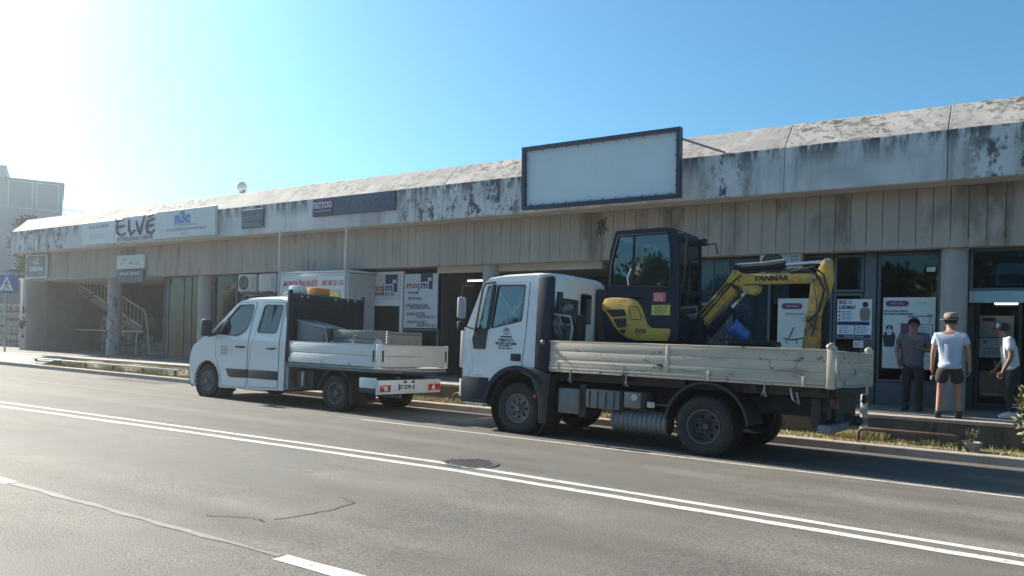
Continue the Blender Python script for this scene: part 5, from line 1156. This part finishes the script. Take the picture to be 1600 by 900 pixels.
text('lettering', 'SV16', .09, (1.84, Y0-.014, 1.70), 'ink', cv, bold=.004, shear=.2, sx=.95)
# cab: frame of pillars with see-through panes
CP = [(1.235, 2.22), (1.245, 2.70), (1.27, 2.95), (1.345, 3.22), (1.38, 3.25), (2.20, 3.26), (2.32, 3.235), (2.40, 3.12), (2.45, 1.95), (2.45, 1.58), (1.9, 1.56), (1.85, 2.22)]
GW = rounded([(1.285, 2.40), (1.30, 2.75), (1.40, 3.17), (2.23, 3.18), (2.28, 2.9), (2.30, 2.36)], .05)
for yy, s in ((Y0, 1), (Y1, -1)):
    f = MB().plate(CP, [GW], lambda u, v, d: (u, yy+s*d, v), .05).build('cab_side', 'navy', dg, 0)
    MB().plate(shrink(GW, -.01), [], lambda u, v, d: (u, yy+s*(.02+d), v), .006).build('side_window', 'glass_e', f, 0)
    MB().tube([(u, yy-.004*s, v) for u, v in GW+[GW[0]]], .012, 6).build('window_seal', 'black', f)
    if s == 1:
        MB().box(1.655, 1.675, yy-.004, yy+.03, 2.39, 3.18).build('window_bar', 'black', f, 0); MB().tube([(1.62, yy-.02, 2.40), (1.60, yy-.03, 2.52), (1.66, yy-.03, 2.66)], .012, 6).build('door_handle', 'acwhite', f)
        st1 = MB().box(2.03, 2.23, yy-.006, yy+.002, 2.15, 2.29).build('warning_sticker', 'sticker_r', f, 0); fake_lines('small_print', 2.05, 2.21, 2.165, 2.28, 4, yy-.0065, 'ink_pink', st1, 51, .012)
        st2 = MB().box(2.01, 2.31, yy-.006, yy+.002, 1.95, 2.13).build('yellow_sticker', 'sticker_y', f, 0); fake_lines('small_print', 2.06, 2.29, 1.965, 2.085, 4, yy-.0065, 'ink', st2, 52, .010); MB().box(2.01, 2.31, yy-.008, yy-.006, 2.10, 2.13).build('sticker_band', 'ink', st2, 0)
MB().prism([(1.345, 3.222), (1.38, 3.255), (2.20, 3.265), (2.32, 3.24), (2.40, 3.125), (2.36, 3.10), (2.28, 3.20), (1.40, 3.19)], 'xz', Y0+.01, Y1-.01).build('cab_roof', 'navy', dg, 30)
def fx(z): return lerp(2.45, 2.40, (z-1.9)/1.2)
FW = rounded([(Y0+.07, 2.36), (Y0+.07, 3.06), (Y1-.07, 3.06), (Y1-.07, 2.36)], .04); FL = rounded([(Y0+.07, 1.92), (Y0+.07, 2.30), (Y1-.07, 2.30), (Y1-.07, 1.92)], .04)
f = MB().plate([(Y0+.02, 1.6), (Y0+.02, 3.14), (Y1-.02, 3.14), (Y1-.02, 1.6)], [FW, FL], lambda u, v, d: (fx(v)-d, u, v), .04).build('cab_front', 'navy', dg, 0)
for q in (FW, FL): MB().plate(shrink(q, -.01), [], lambda u, v, d: (fx(v)-.015-d, u, v), .006).build('front_window', 'glass_e', f, 0)
MB().prism([(Y0+.04, 2.3), (Y1-.04, 2.3), (Y1-.04, 3.15), (Y0+.04, 3.15)], 'yz', 1.29, 1.296).build('rear_window', 'glass_e', dg, 0)
MB().box(1.40, 1.80, .72, 1.2, 2.22, 2.36, .05).obox((1.42, .96, 2.62), (.12, .46, .62), (0, R(-6), 0), .05).build('seat', 'seat', dg)
MB().tube([(2.1, .72, 1.9), (2.0, .72, 2.45)], .015, 6).sphere((2.0, .72, 2.48), .03).tube([(2.1, 1.2, 1.9), (2.0, 1.2, 2.45)], .015, 6).sphere((2.0, 1.2, 2.48), .03).box(1.75, 2.15, .6, .72, 2.2, 2.42, .03).build('levers', 'black', dg)
MB().tube([(2.40, Y0-.01, 3.16), (2.52, Y0-.02, 3.17), (2.54, Y0-.02, 3.05), (2.50, Y0, 2.4), (2.47, Y0+.01, 2.36)], .012, 6).build('grab_rail', 'black', dg)
MB().tube([(2.40, Y1, 3.10), (2.62, Y1+.02, 3.12), (2.66, Y1+.02, 2.95)], .014, 6).tube([(2.42, Y1, 2.90), (2.60, Y1+.02, 2.88), (2.62, Y1+.02, 2.38), (2.45, Y1, 2.36)], .014, 6).build('grab_rail', 'black', dg)
MB().box(2.38, 2.50, Y1-.12, Y1-.0, 3.08, 3.2, .02).build('work_lamp', 'black', dg)
MB().tube([(2.46, Y0+.25, 2.1), (2.47, Y0+.3, 2.7), (2.44, Y0+.3, 2.9)], .008, 5).build('wiper', 'black', dg)
# boom (gooseneck), arm, cylinders
YC_ = 1.06
MB().box(2.40, 2.66, YC_-.14, YC_+.14, 1.50, 1.92, .03).cyl((2.58, YC_, 1.45), (2.58, YC_, 1.95), .09, n=16).build('swing_post', 'navy', dg)
BP = [(2.50, 1.95), (2.54, 1.84), (2.63, 1.80), (3.14, 2.36), (3.22, 2.435), (4.18, 2.452), (4.26, 2.48), (4.27, 2.55), (4.18, 2.58), (3.20, 2.595), (3.13, 2.65), (3.06, 2.65), (3.02, 2.57), (2.94, 2.44)]
bo = dside('boom', rounded(BP, .03, 3), YC_-.075, YC_+.075, 'yellow', .008)
text('lettering', 'YANMAR', .095, (3.62, YC_-.078, 2.515), 'ink', bo, bold=.005, shear=.15, sx=1.25)
dside('cylinder_lug', rounded([(3.20, 2.42), (3.46, 2.42), (3.44, 2.33), (3.36, 2.28), (3.24, 2.31)], .02), YC_-.09, YC_+.09, 'yellow', .006, bo)
b = MB()
for (x, z) in ((3.09, 2.625), (3.26, 2.36), (4.22, 2.52), (2.60, 1.86)): b.cyl((x, YC_-.10, z), (x, YC_+.10, z), .028, n=12)
b.build('pin', 'steel', bo)
ar = dside('arm', rounded([(4.345, 2.78), (4.425, 2.78), (4.46, 2.50), (4.42, 2.33), (4.35, 2.10), (4.33, 1.98), (4.13, 1.98), (4.16, 2.30), (4.17, 2.44), (4.24, 2.60)], .03, 3), YC_-.07, YC_+.07, 'yellow', .008)
dside('lower_arm', rounded([(4.13, 1.985), (4.33, 1.985), (4.335, 1.75), (4.33, 1.42), (4.08, 1.40), (4.09, 1.62), (4.11, 1.80)], .02, 3), YC_-.072, YC_+.072, 'rusty', .008, ar)
MB().cyl((4.385, YC_-.09, 2.745), (4.385, YC_+.09, 2.745), .03, n=12).cyl((4.22, YC_-.10, 2.02), (4.22, YC_+.1, 2.02), .03, n=12).build('pin', 'steel', ar)
MB().box(4.33, 4.42, YC_-.05, YC_+.05, 1.45, 2.18, .02).build('bucket_cylinder', 'navy', ar); b = MB().sphere((4.10, YC_-.09, 1.95), .05, .7, .5, 1).build('work_lamp', 'acwhite', ar)
cy = MB().cyl((3.10, YC_, 2.665), (3.80, YC_, 2.715), .058, n=16).cyl((3.10, YC_-.05, 2.665), (3.10, YC_+.05, 2.665), .06, n=14).build('arm_cylinder', 'navy', dg); MB().cyl((3.80, YC_, 2.715), (4.385, YC_, 2.745), .024, n=12).build('rod', 'chrome', cy); MB().tube([(3.1, YC_-.06, 2.73), (3.5, YC_-.07, 2.745), (3.8, YC_-.06, 2.78)], .012, 6).build('pipe', 'steel', cy)
cy = MB().cyl((2.70, YC_, 1.68), (3.05, YC_, 2.10), .06, n=16).build('boom_cylinder', 'navy', dg); MB().cyl((3.05, YC_, 2.10), (3.26, YC_, 2.36), .026, n=12).build('rod', 'chrome', cy)
for k in range(3): MB().tube([(2.55, YC_-.1+k*.03, 1.95), (2.72, YC_-.12, 2.12), (3.0, YC_-.10, 2.45), (3.10+.03*k, YC_-.10, 2.40), (3.2, YC_-.1, 2.30-.03*k), (3.08, YC_-.12, 2.15)], .014, 6).build('hose', 'black', dg)
for pts, r in (([(3.9, YC_-.09, 2.60), (4.1, YC_-.10, 2.64), (4.25, YC_-.10, 2.56), (4.36, YC_-.10, 2.35), (4.30, YC_-.10, 2.05), (4.16, YC_-.10, 1.9)], .016), ([(3.95, YC_-.06, 2.61), (4.2, YC_-.06, 2.67), (4.34, YC_-.09, 2.55), (4.42, YC_-.09, 2.3), (4.38, YC_-.09, 2.1)], .014),
               ([(2.9, YC_-.1, 1.9), (2.98, YC_-.14, 2.0), (3.02, YC_-.12, 2.1)], .011), ([(3.14, YC_-.05, 2.61), (3.5, YC_-.05, 2.63), (3.9, YC_-.06, 2.62), (4.18, YC_-.08, 2.60)], .013), ([(3.16, YC_+.04, 2.61), (3.6, YC_+.04, 2.65), (4.1, YC_+.03, 2.63)], .013),
               ([(2.62, YC_-.085, 1.92), (2.90, YC_-.085, 2.26), (3.10, YC_-.085, 2.50), (3.2, YC_-.085, 2.57)], .012), ([(4.20, YC_-.09, 2.50), (4.25, YC_-.12, 2.30), (4.28, YC_-.10, 1.98), (4.22, YC_-.10, 1.7)], .012)): MB().tube(pts, r, 6).build('hose', 'black', dg)
MB().box(3.2, 4.15, YC_-.06, YC_+.06, 2.585, 2.60, .004).build('wear_strip', 'chassis', dg)
MB().prism([(3.75, 1.15), (4.30, 1.15), (4.36, 1.40), (4.05, 1.46), (3.85, 1.40)], 'xz', .85, 1.25, .02).build('bucket', 'chassis', dg)
# things lying on the bed
bk = thing('bucket', 'blue plastic bucket tipped over on the truck bed under the digger boom', 'bucket', tl(3.18, .98, 1.74), (R(15), R(-50), R(10)))
MB().lathe([(.10, -.13), (.125, .12), (.135, .12), (.135, .14), (.12, .14), (.105, -.11), (0, -.11)], (0, 0, 0), 'Z', 24).cyl((0, 0, -.135), (0, 0, -.125), .10, n=24).build('pail', 'blue_p', bk); MB().tube([(.13*math.cos(t), .02-.16*math.sin(t), .13) for t in [math.pi*k/12 for k in range(13)]], .006, 5).build('handle', 'steel', bk)
tb = thing('tool_chest', 'low black chest of tools on the truck bed below the blue bucket', 'chest', tl(3.42, 1.0, BZ0+.03), trk.rotation_euler)
MB().box(-.30, .30, -.28, .28, 0, .44, .02).build('body', 'black', tb); MB().prism([(-.31, .445), (.31, .445), (.28, .51), (-.1, .52), (-.28, .49)], 'xz', -.29, .29, .01).build('lid', 'navy', tb); MB().tube([(-.45, -.2, .50), (-.2, -.2, .53), (.05, -.2, .49)], .02, 6).build('lifting_bar', 'chassis', tb)
rm = thing('rammer', 'dirty teal power rammer with black hoses at the front corner of the truck bed', 'rammer', tl(.66, .22, BZ0+.03), trk.rotation_euler)
MB().box(-.13, .17, -.10, .16, .42, .68, .04).build('engine', 'teal_p', rm); MB().lathe([(.05, 0), (.085, .02), (.085, .07), (.05, .09)], (-.02, -.14, .55), 'Y', 18, True).build('starter_cover', 'blue_p', rm)
MB().cyl((-.20, .0, .86), (.10, .0, .92), .062, n=16).sphere((-.2, 0, .86), .062, u=12, v=8).sphere((.1, 0, .92), .062, u=12, v=8).build('fuel_tank', 'tank', rm)
MB().cyl((0, .02, 0), (0, .02, .42), .07, n=14).box(-.12, .14, -.14, .16, 0, .05, .01).build('ram', 'chassis', rm); MB().box(-.02, .25, -.05, .14, .68, .82, .03).build('cowling', 'chassis', rm)
MB().tube([(-.23, -.12, .36), (-.26, -.14, .6), (-.22, -.14, .78), (-.1, -.14, .82), (.2, -.14, .78), (.24, -.13, .6), (.20, -.14, .34), (.05, -.16, .30), (-.15, -.15, .31), (-.23, -.12, .36)], .015, 7).build('handle', 'acwhite', rm)
for k in range(6): MB().tube([(-.2+.05*k, -.15, .80-.03*k), (-.24+.08*k, -.19, .6), (-.15+.07*k, -.18, .42), (-.05+.05*k, -.16, .34), (.1, -.17, .40+.05*k), (.2, -.15, .62)], .011, 6).build('hose', 'black', rm)
for k in range(4): MB().tube([(-.12+.04*k, -.14, .80), (-.08+.05*k, -.18, .66), (-.02+.03*k, -.17, .5)], .008, 5).build('cable', 'steel', rm)
MB().box(.12, .30, .02, .2, .36, .82, .04).build('air_filter', 'black', rm)

# ================================================================== PEOPLE
def hand(nd, ed, wrist, d, side, sz=1.0, out=(1, 0, 0), curl=.4):
    """palm, four fingers and a thumb rooted at wrist, pointing along d"""
    w = Vector(nd[wrist][:3]); d = Vector(d).normalized(); o = Vector(out).normalized(); fwd = d.cross(o).normalized()
    P = wrist+'p'; pp = w+d*.07*sz; nd[P] = (*pp, (.022*sz, .036*sz)); ed.append((wrist, P))
    return P, pp, d, o, fwd
def fingers(name, pp, d, spread, curlv, mt, parent, sz=1.0, thumb=1):
    b = MB(); d = Vector(d).normalized(); sp = Vector(spread).normalized(); cv = Vector(curlv).normalized()
    for k, L in enumerate((.068, .078, .072, .056)):
        p0 = pp+sp*(k-1.5)*.019*sz+d*.02*sz; p1 = p0+(d*.9+cv*.25).normalized()*L*.45*sz; p2 = p1+(d*.6+cv*.7).normalized()*L*.35*sz; p3 = p2+(d*.3+cv*.9).normalized()*L*.3*sz
        b.tube([p0-d*.025*sz, p0, p1, p2, p3], [.009*sz, .0092*sz, .0088*sz, .008*sz, .0062*sz], 7)
    p0 = pp-sp*.032*sz*thumb-d*.035*sz; b.tube([p0+sp*.01*thumb, p0-sp*.018*sz*thumb+d*.025*sz+cv*.012, p0-sp*.016*sz*thumb+d*.055*sz+cv*.03], [.011*sz, .0105*sz, .008*sz], 7)
    return b
def head_bits(par, c, f, r, skin_mt, hair_mt):
    """face on the head centred at c looking along f (unit, horizontal)"""
    f = Vector(f).normalized(); s = Vector((-f.y, f.x, 0)); u = Vector((0, 0, 1)); c = Vector(c)
    b = MB(); b.tube([c+f*r*.93+u*.02, c+f*r*1.16-u*.018, c+f*r*.95-u*.03], [.010, .016, .010], 7)
    b.build('nose', skin_mt, par)
    for q in (-1, 1):
        MB().sphere(c+s*q*r*.86-u*.008-f*.005, .028, .45+.3*abs(f.x), .45+.3*abs(f.y), 1.1, 10, 8).build('ear', skin_mt, par)
        MB().sphere(c+f*r*.83+s*q*r*.38+u*.018, .013, u=8, v=6).build('eye', 'ink_white', par); MB().sphere(c+f*r*.94+s*q*r*.38+u*.018, .007, u=6, v=5).build('iris', 'hair', par)
        MB().tube([c+f*r*.95+s*q*r*.18+u*.04, c+f*r*.86+s*q*r*.58+u*.038], .005, 5).build('eyebrow', hair_mt, par)
    MB().tube([c+f*r*.86+s*.026-u*.058, c+f*r*.93-u*.056, c+f*r*.86-s*.026-u*.058], [.004, .007, .004], 6).build('mouth', 'sticker_r', par)
def body(p, sk, par, name='body'):
    ed = [('pel', 'sp'), ('sp', 'ch'), ('ch', 'nk'), ('nk', 'jaw'), ('jaw', 'hd'), ('hd', 'top')]
    for q in 'LR':
        ed += [('ch', 'sh'+q), ('sh'+q, 'el'+q), ('el'+q, 'wr'+q), ('wr'+q, 'pa'+q), ('pel', 'hp'+q), ('hp'+q, 'kn'+q), ('kn'+q, 'an'+q), ('an'+q, 'to'+q)]
    rad = dict(pel=(.135, .10), sp=(.145, .105), ch=(.155, .115), nk=.055, jaw=.068, hd=(.078, .092), top=.055)
    for q in 'LR': rad.update({'sh'+q: .062, 'el'+q: .041, 'wr'+q: .027, 'pa'+q: (.022, .036), 'hp'+q: .072, 'kn'+q: .056, 'an'+q: .037, 'to'+q: .03})
    return skin(name, {k: (*p[k], rad[k]) for k in rad}, ed, 'pel', sk, par, 2)
def garment(name, p, chain, mt, par, root):
    nd = {}; ed = []
    for (a, r) in chain['n']: nd[a] = (*(p[a] if isinstance(a, str) and a in p else chain['x'][a]), r)
    return skin(name, nd, chain['e'], root, mt, par, 2)
def mid(a, b, t): return tuple(lerp(a[i], b[i], t) for i in range(3))
def shirt(p, par, mt, sl=.62, hem=-.02):
    x = dict(hem=(p['pel'][0], p['pel'][1], p['pel'][2]+hem+.03), hem2=(p['pel'][0], p['pel'][1], p['pel'][2]+hem-.09), slL=mid(p['shL'], p['elL'], sl), slR=mid(p['shR'], p['elR'], sl), nb=mid(p['ch'], p['nk'], .62))
    ch = dict(x=x, n=[('hem2', (.186, .142)), ('hem', (.18, .136)), ('sp', (.17, .128)), ('ch', (.182, .135)), ('nb', (.075, .07)), ('shL', .082), ('shR', .082), ('slL', .069), ('slR', .069)],
              e=[('hem2', 'hem'), ('hem', 'sp'), ('sp', 'ch'), ('ch', 'nb'), ('ch', 'shL'), ('ch', 'shR'), ('shL', 'slL'), ('shR', 'slR')])
    return garment('shirt', p, ch, mt, par, 'sp')
def trousers(p, par, mt, full=True, t=.85):
    x = dict(wst=(p['pel'][0], p['pel'][1], p['pel'][2]+.07)); n = [('wst', (.165, .125)), ('pel', (.17, .13))]; e = [('wst', 'pel')]
    for q in 'LR':
        n += [('hp'+q, .112)]; e += [('pel', 'hp'+q)]
        if full: x['cf'+q] = mid(p['kn'+q], p['an'+q], .93); n += [('kn'+q, .078), ('cf'+q, .062)]; e += [('hp'+q, 'kn'+q), ('kn'+q, 'cf'+q)]
        else: x['cf'+q] = mid(p['hp'+q], p['kn'+q], t); n += [('cf'+q, .098)]; e += [('hp'+q, 'cf'+q)]
    return garment('trousers' if full else 'shorts', p, dict(x=x, n=n, e=e), mt, par, 'pel')
def shoes(p, par, mt, f):
    f = Vector(f).normalized(); a = math.atan2(f.y, f.x)
    for q in 'LR':
        c = Vector(p['an'+q]); m4 = Matrix.Translation((c.x, c.y, 0)) @ Matrix.Rotation(a, 4, 'Z'); z = c.z-.075
        b = MB(); b.prism([(-.085, z), (.19, z), (.20, z+.035), (.12, z+.075), (.03, z+.11), (-.08, z+.105), (-.095, z+.03)], 'xz', -.045, .045, .02); b.bm.transform(m4); b.build('shoe', mt, par)
def person(label, loc, rz, p, sk, hair_mt, f=(0, 1, 0)):
    t = thing('person', label, 'person', loc, (0, 0, rz)); body(p, sk, t); head_bits(t, p['hd'], f, .092, sk, hair_mt)
    for q, th in (('L', 1), ('R', -1)):
        w, pa = Vector(p['wr'+q]), Vector(p['pa'+q]); d = pa-w; fingers('fingers', pa, d, (f[0], f[1], 0), (-1 if q == 'R' else 1, 0, 0) if abs(f[1]) > .5 else (0, 1 if q == 'R' else -1, 0), sk, t, 1.0, -1).build('fingers', sk, t)
    return t
def hair_cap(t, c, f, mt, r=.104, low=.02):
    f = Vector(f).normalized(); c = Vector(c); b = bmesh.new(); bmesh.ops.create_uvsphere(b, u_segments=20, v_segments=14, radius=r)
    for v in list(b.verts):
        q = v.co.normalized()
        if q.z < -.35 or (q.dot(f) > .35 and q.z < .55): b.verts.remove(v)
    for v in b.verts: v.co = Vector((v.co.x*.93, v.co.y*.96, v.co.z*1.12))+c-f*.008+Vector((0, 0, .012))
    m_ = MB(); m_._merge(b); return m_.build('hair', mt, t)
# man in the hat, seen from behind, walking away (local +y = away from the street)
p = dict(pel=(0, 0, .84), sp=(0, .0, 1.02), ch=(0, .03, 1.24), nk=(0, .06, 1.38), jaw=(0, .10, 1.45), hd=(0, .105, 1.52), top=(0, .095, 1.58),
         shL=(-.185, .03, 1.30), elL=(-.235, .02, 1.03), wrL=(-.245, .07, .80), paL=(-.245, .09, .73), shR=(.185, .03, 1.30), elR=(.25, -.01, 1.04), wrR=(.27, .05, .81), paR=(.27, .08, .74),
         hpL=(-.095, .0, .78), knL=(-.125, .05, .45), anL=(-.15, -.04, .08), toL=(-.155, .10, .035), hpR=(.095, 0, .78), knR=(.12, .08, .45), anR=(.14, .10, .08), toR=(.145, .24, .035))
mn = person('man in a straw hat, pale tee and dark shorts walking away at the right', (-.87, 14.0, PZ), R(4), p, 'skin', 'hair')
shirt(p, mn, 'tee', .6, -.0); trousers(p, mn, 'shorts', False, .72); shoes(p, mn, 'black', (0, 1, 0)); hair_cap(mn, p['hd'], (0, 1, 0), 'hair', .1)
hat = MB().lathe([(.165, 1.575), (.16, 1.562), (.105, 1.578), (.103, 1.60), (.10, 1.645), (.082, 1.675), (.03, 1.685), (0, 1.682)], (0, .09, 0), 'Z', 28).build('hat', 'straw', mn); MB().lathe([(.106, 1.582), (.108, 1.582), (.106, 1.607), (.104, 1.607)], (0, .09, 0), 'Z', 28, True).build('hat_band', 'ink', hat)
MB().cyl((-.25, .10, .66), (-.26, .12, .60), .016, n=8).build('cigarette_pack', 'ink_white', mn)
# grey tee person standing by the big poster, facing the street
p = dict(pel=(0, 0, .85), sp=(0, .01, 1.03), ch=(0, .0, 1.24), nk=(0, -.01, 1.37), jaw=(0, -.035, 1.44), hd=(0, -.03, 1.50), top=(0, -.02, 1.56),
         shL=(-.19, .0, 1.30), elL=(-.27, -.02, 1.05), wrL=(-.22, -.10, .86), paL=(-.20, -.13, .79), shR=(.19, .0, 1.30), elR=(.26, -.03, 1.04), wrR=(.13, -.17, 1.10), paR=(.06, -.19, 1.12),
         hpL=(-.095, .0, .79), knL=(-.10, -.02, .45), anL=(-.105, .0, .08), toL=(-.115, -.14, .035), hpR=(.095, 0, .79), knR=(.10, -.02, .45), anR=(.11, .02, .08), toR=(.125, -.12, .035))
wm = person('person in a grey tee and dark trousers standing in front of the large poster', (-1.50, 15.15, PZ), R(-6), p, 'skin_d', 'hair', (0, -1, 0))
shirt(p, wm, 'tee_g', .7, -.04); trousers(p, wm, 'trouser'); shoes(p, wm, 'black', (0, -1, 0)); hair_cap(wm, p['hd'], (0, -1, 0), 'hair', .108)
MB().box(-.065, -.008, -.137, -.12, 1.505, 1.54, .008).box(.008, .065, -.137, -.12, 1.505, 1.54, .008).box(-.01, .01, -.135, -.125, 1.525, 1.532).build('sunglasses', 'black', wm)
# white tee man looking down at the right edge, facing left
p = dict(pel=(0, 0, .83), sp=(-.015, .0, 1.01), ch=(-.05, .0, 1.21), nk=(-.09, 0, 1.32), jaw=(-.135, 0, 1.365), hd=(-.15, 0, 1.425), top=(-.135, 0, 1.49),
         shL=(-.065, -.19, 1.265), elL=(-.05, -.25, 1.0), wrL=(-.14, -.21, .79), paL=(-.17, -.19, .72), shR=(-.05, .19, 1.265), elR=(-.03, .25, 1.0), wrR=(-.15, .20, .81), paR=(-.19, .18, .75),
         hpL=(0, -.095, .77), knL=(-.04, -.11, .44), anL=(.02, -.12, .08), toL=(-.12, -.13, .035), hpR=(0, .095, .77), knR=(-.02, .11, .44), anR=(.06, .12, .08), toR=(-.08, .13, .035))
m3 = person('man in a white tee and dark cap looking down beside the bush', (-.06, 14.75, PZ), R(12), p, 'skin_d', 'hair', (-1, 0, 0))
shirt(p, m3, 'tee_w', .7, -.02); trousers(p, m3, 'trouser'); shoes(p, m3, 'tee_w', (-1, 0, 0)); hair_cap(m3, p['hd'], (-1, 0, 0), 'hair', .1)
MB().lathe([(.105, 0), (.104, .04), (.085, .085), (.04, .105), (0, .108)], (-.14, 0, 1.445), 'Z', 20).prism([(-.215, -.07), (-.215, .07), (-.305, .05), (-.335, 0), (-.305, -.05)], 'xy', 1.44, 1.452).build('cap', 'navy', m3)
MB().box(-.012, .05, -.213, -.205, .2, .215).box(-.012, .05, -.213, -.205, .24, .255).build('trouser_stripe', 'tee_w', m3)

hz = MB().box(-130, 60, -45, 60, -2.3, 15).build('glare_haze', 'ink', None, 0); hz['kind'] = 'stuff'  # scattering volume added to wash out the left like lens glare
hm = bpy.data.materials.new('air'); hm.use_nodes = True; hm.node_tree.nodes.clear(); ho = hm.node_tree.nodes.new('ShaderNodeOutputMaterial'); hv = hm.node_tree.nodes.new('ShaderNodeVolumePrincipled')
hv.inputs['Color'].default_value = (.95, .97, 1, 1); hv.inputs['Density'].default_value = .0023; hv.inputs['Anisotropy'].default_value = .86
hm.node_tree.links.new(hv.outputs[0], ho.inputs['Volume']); hz.data.materials.clear(); hz.data.materials.append(hm)
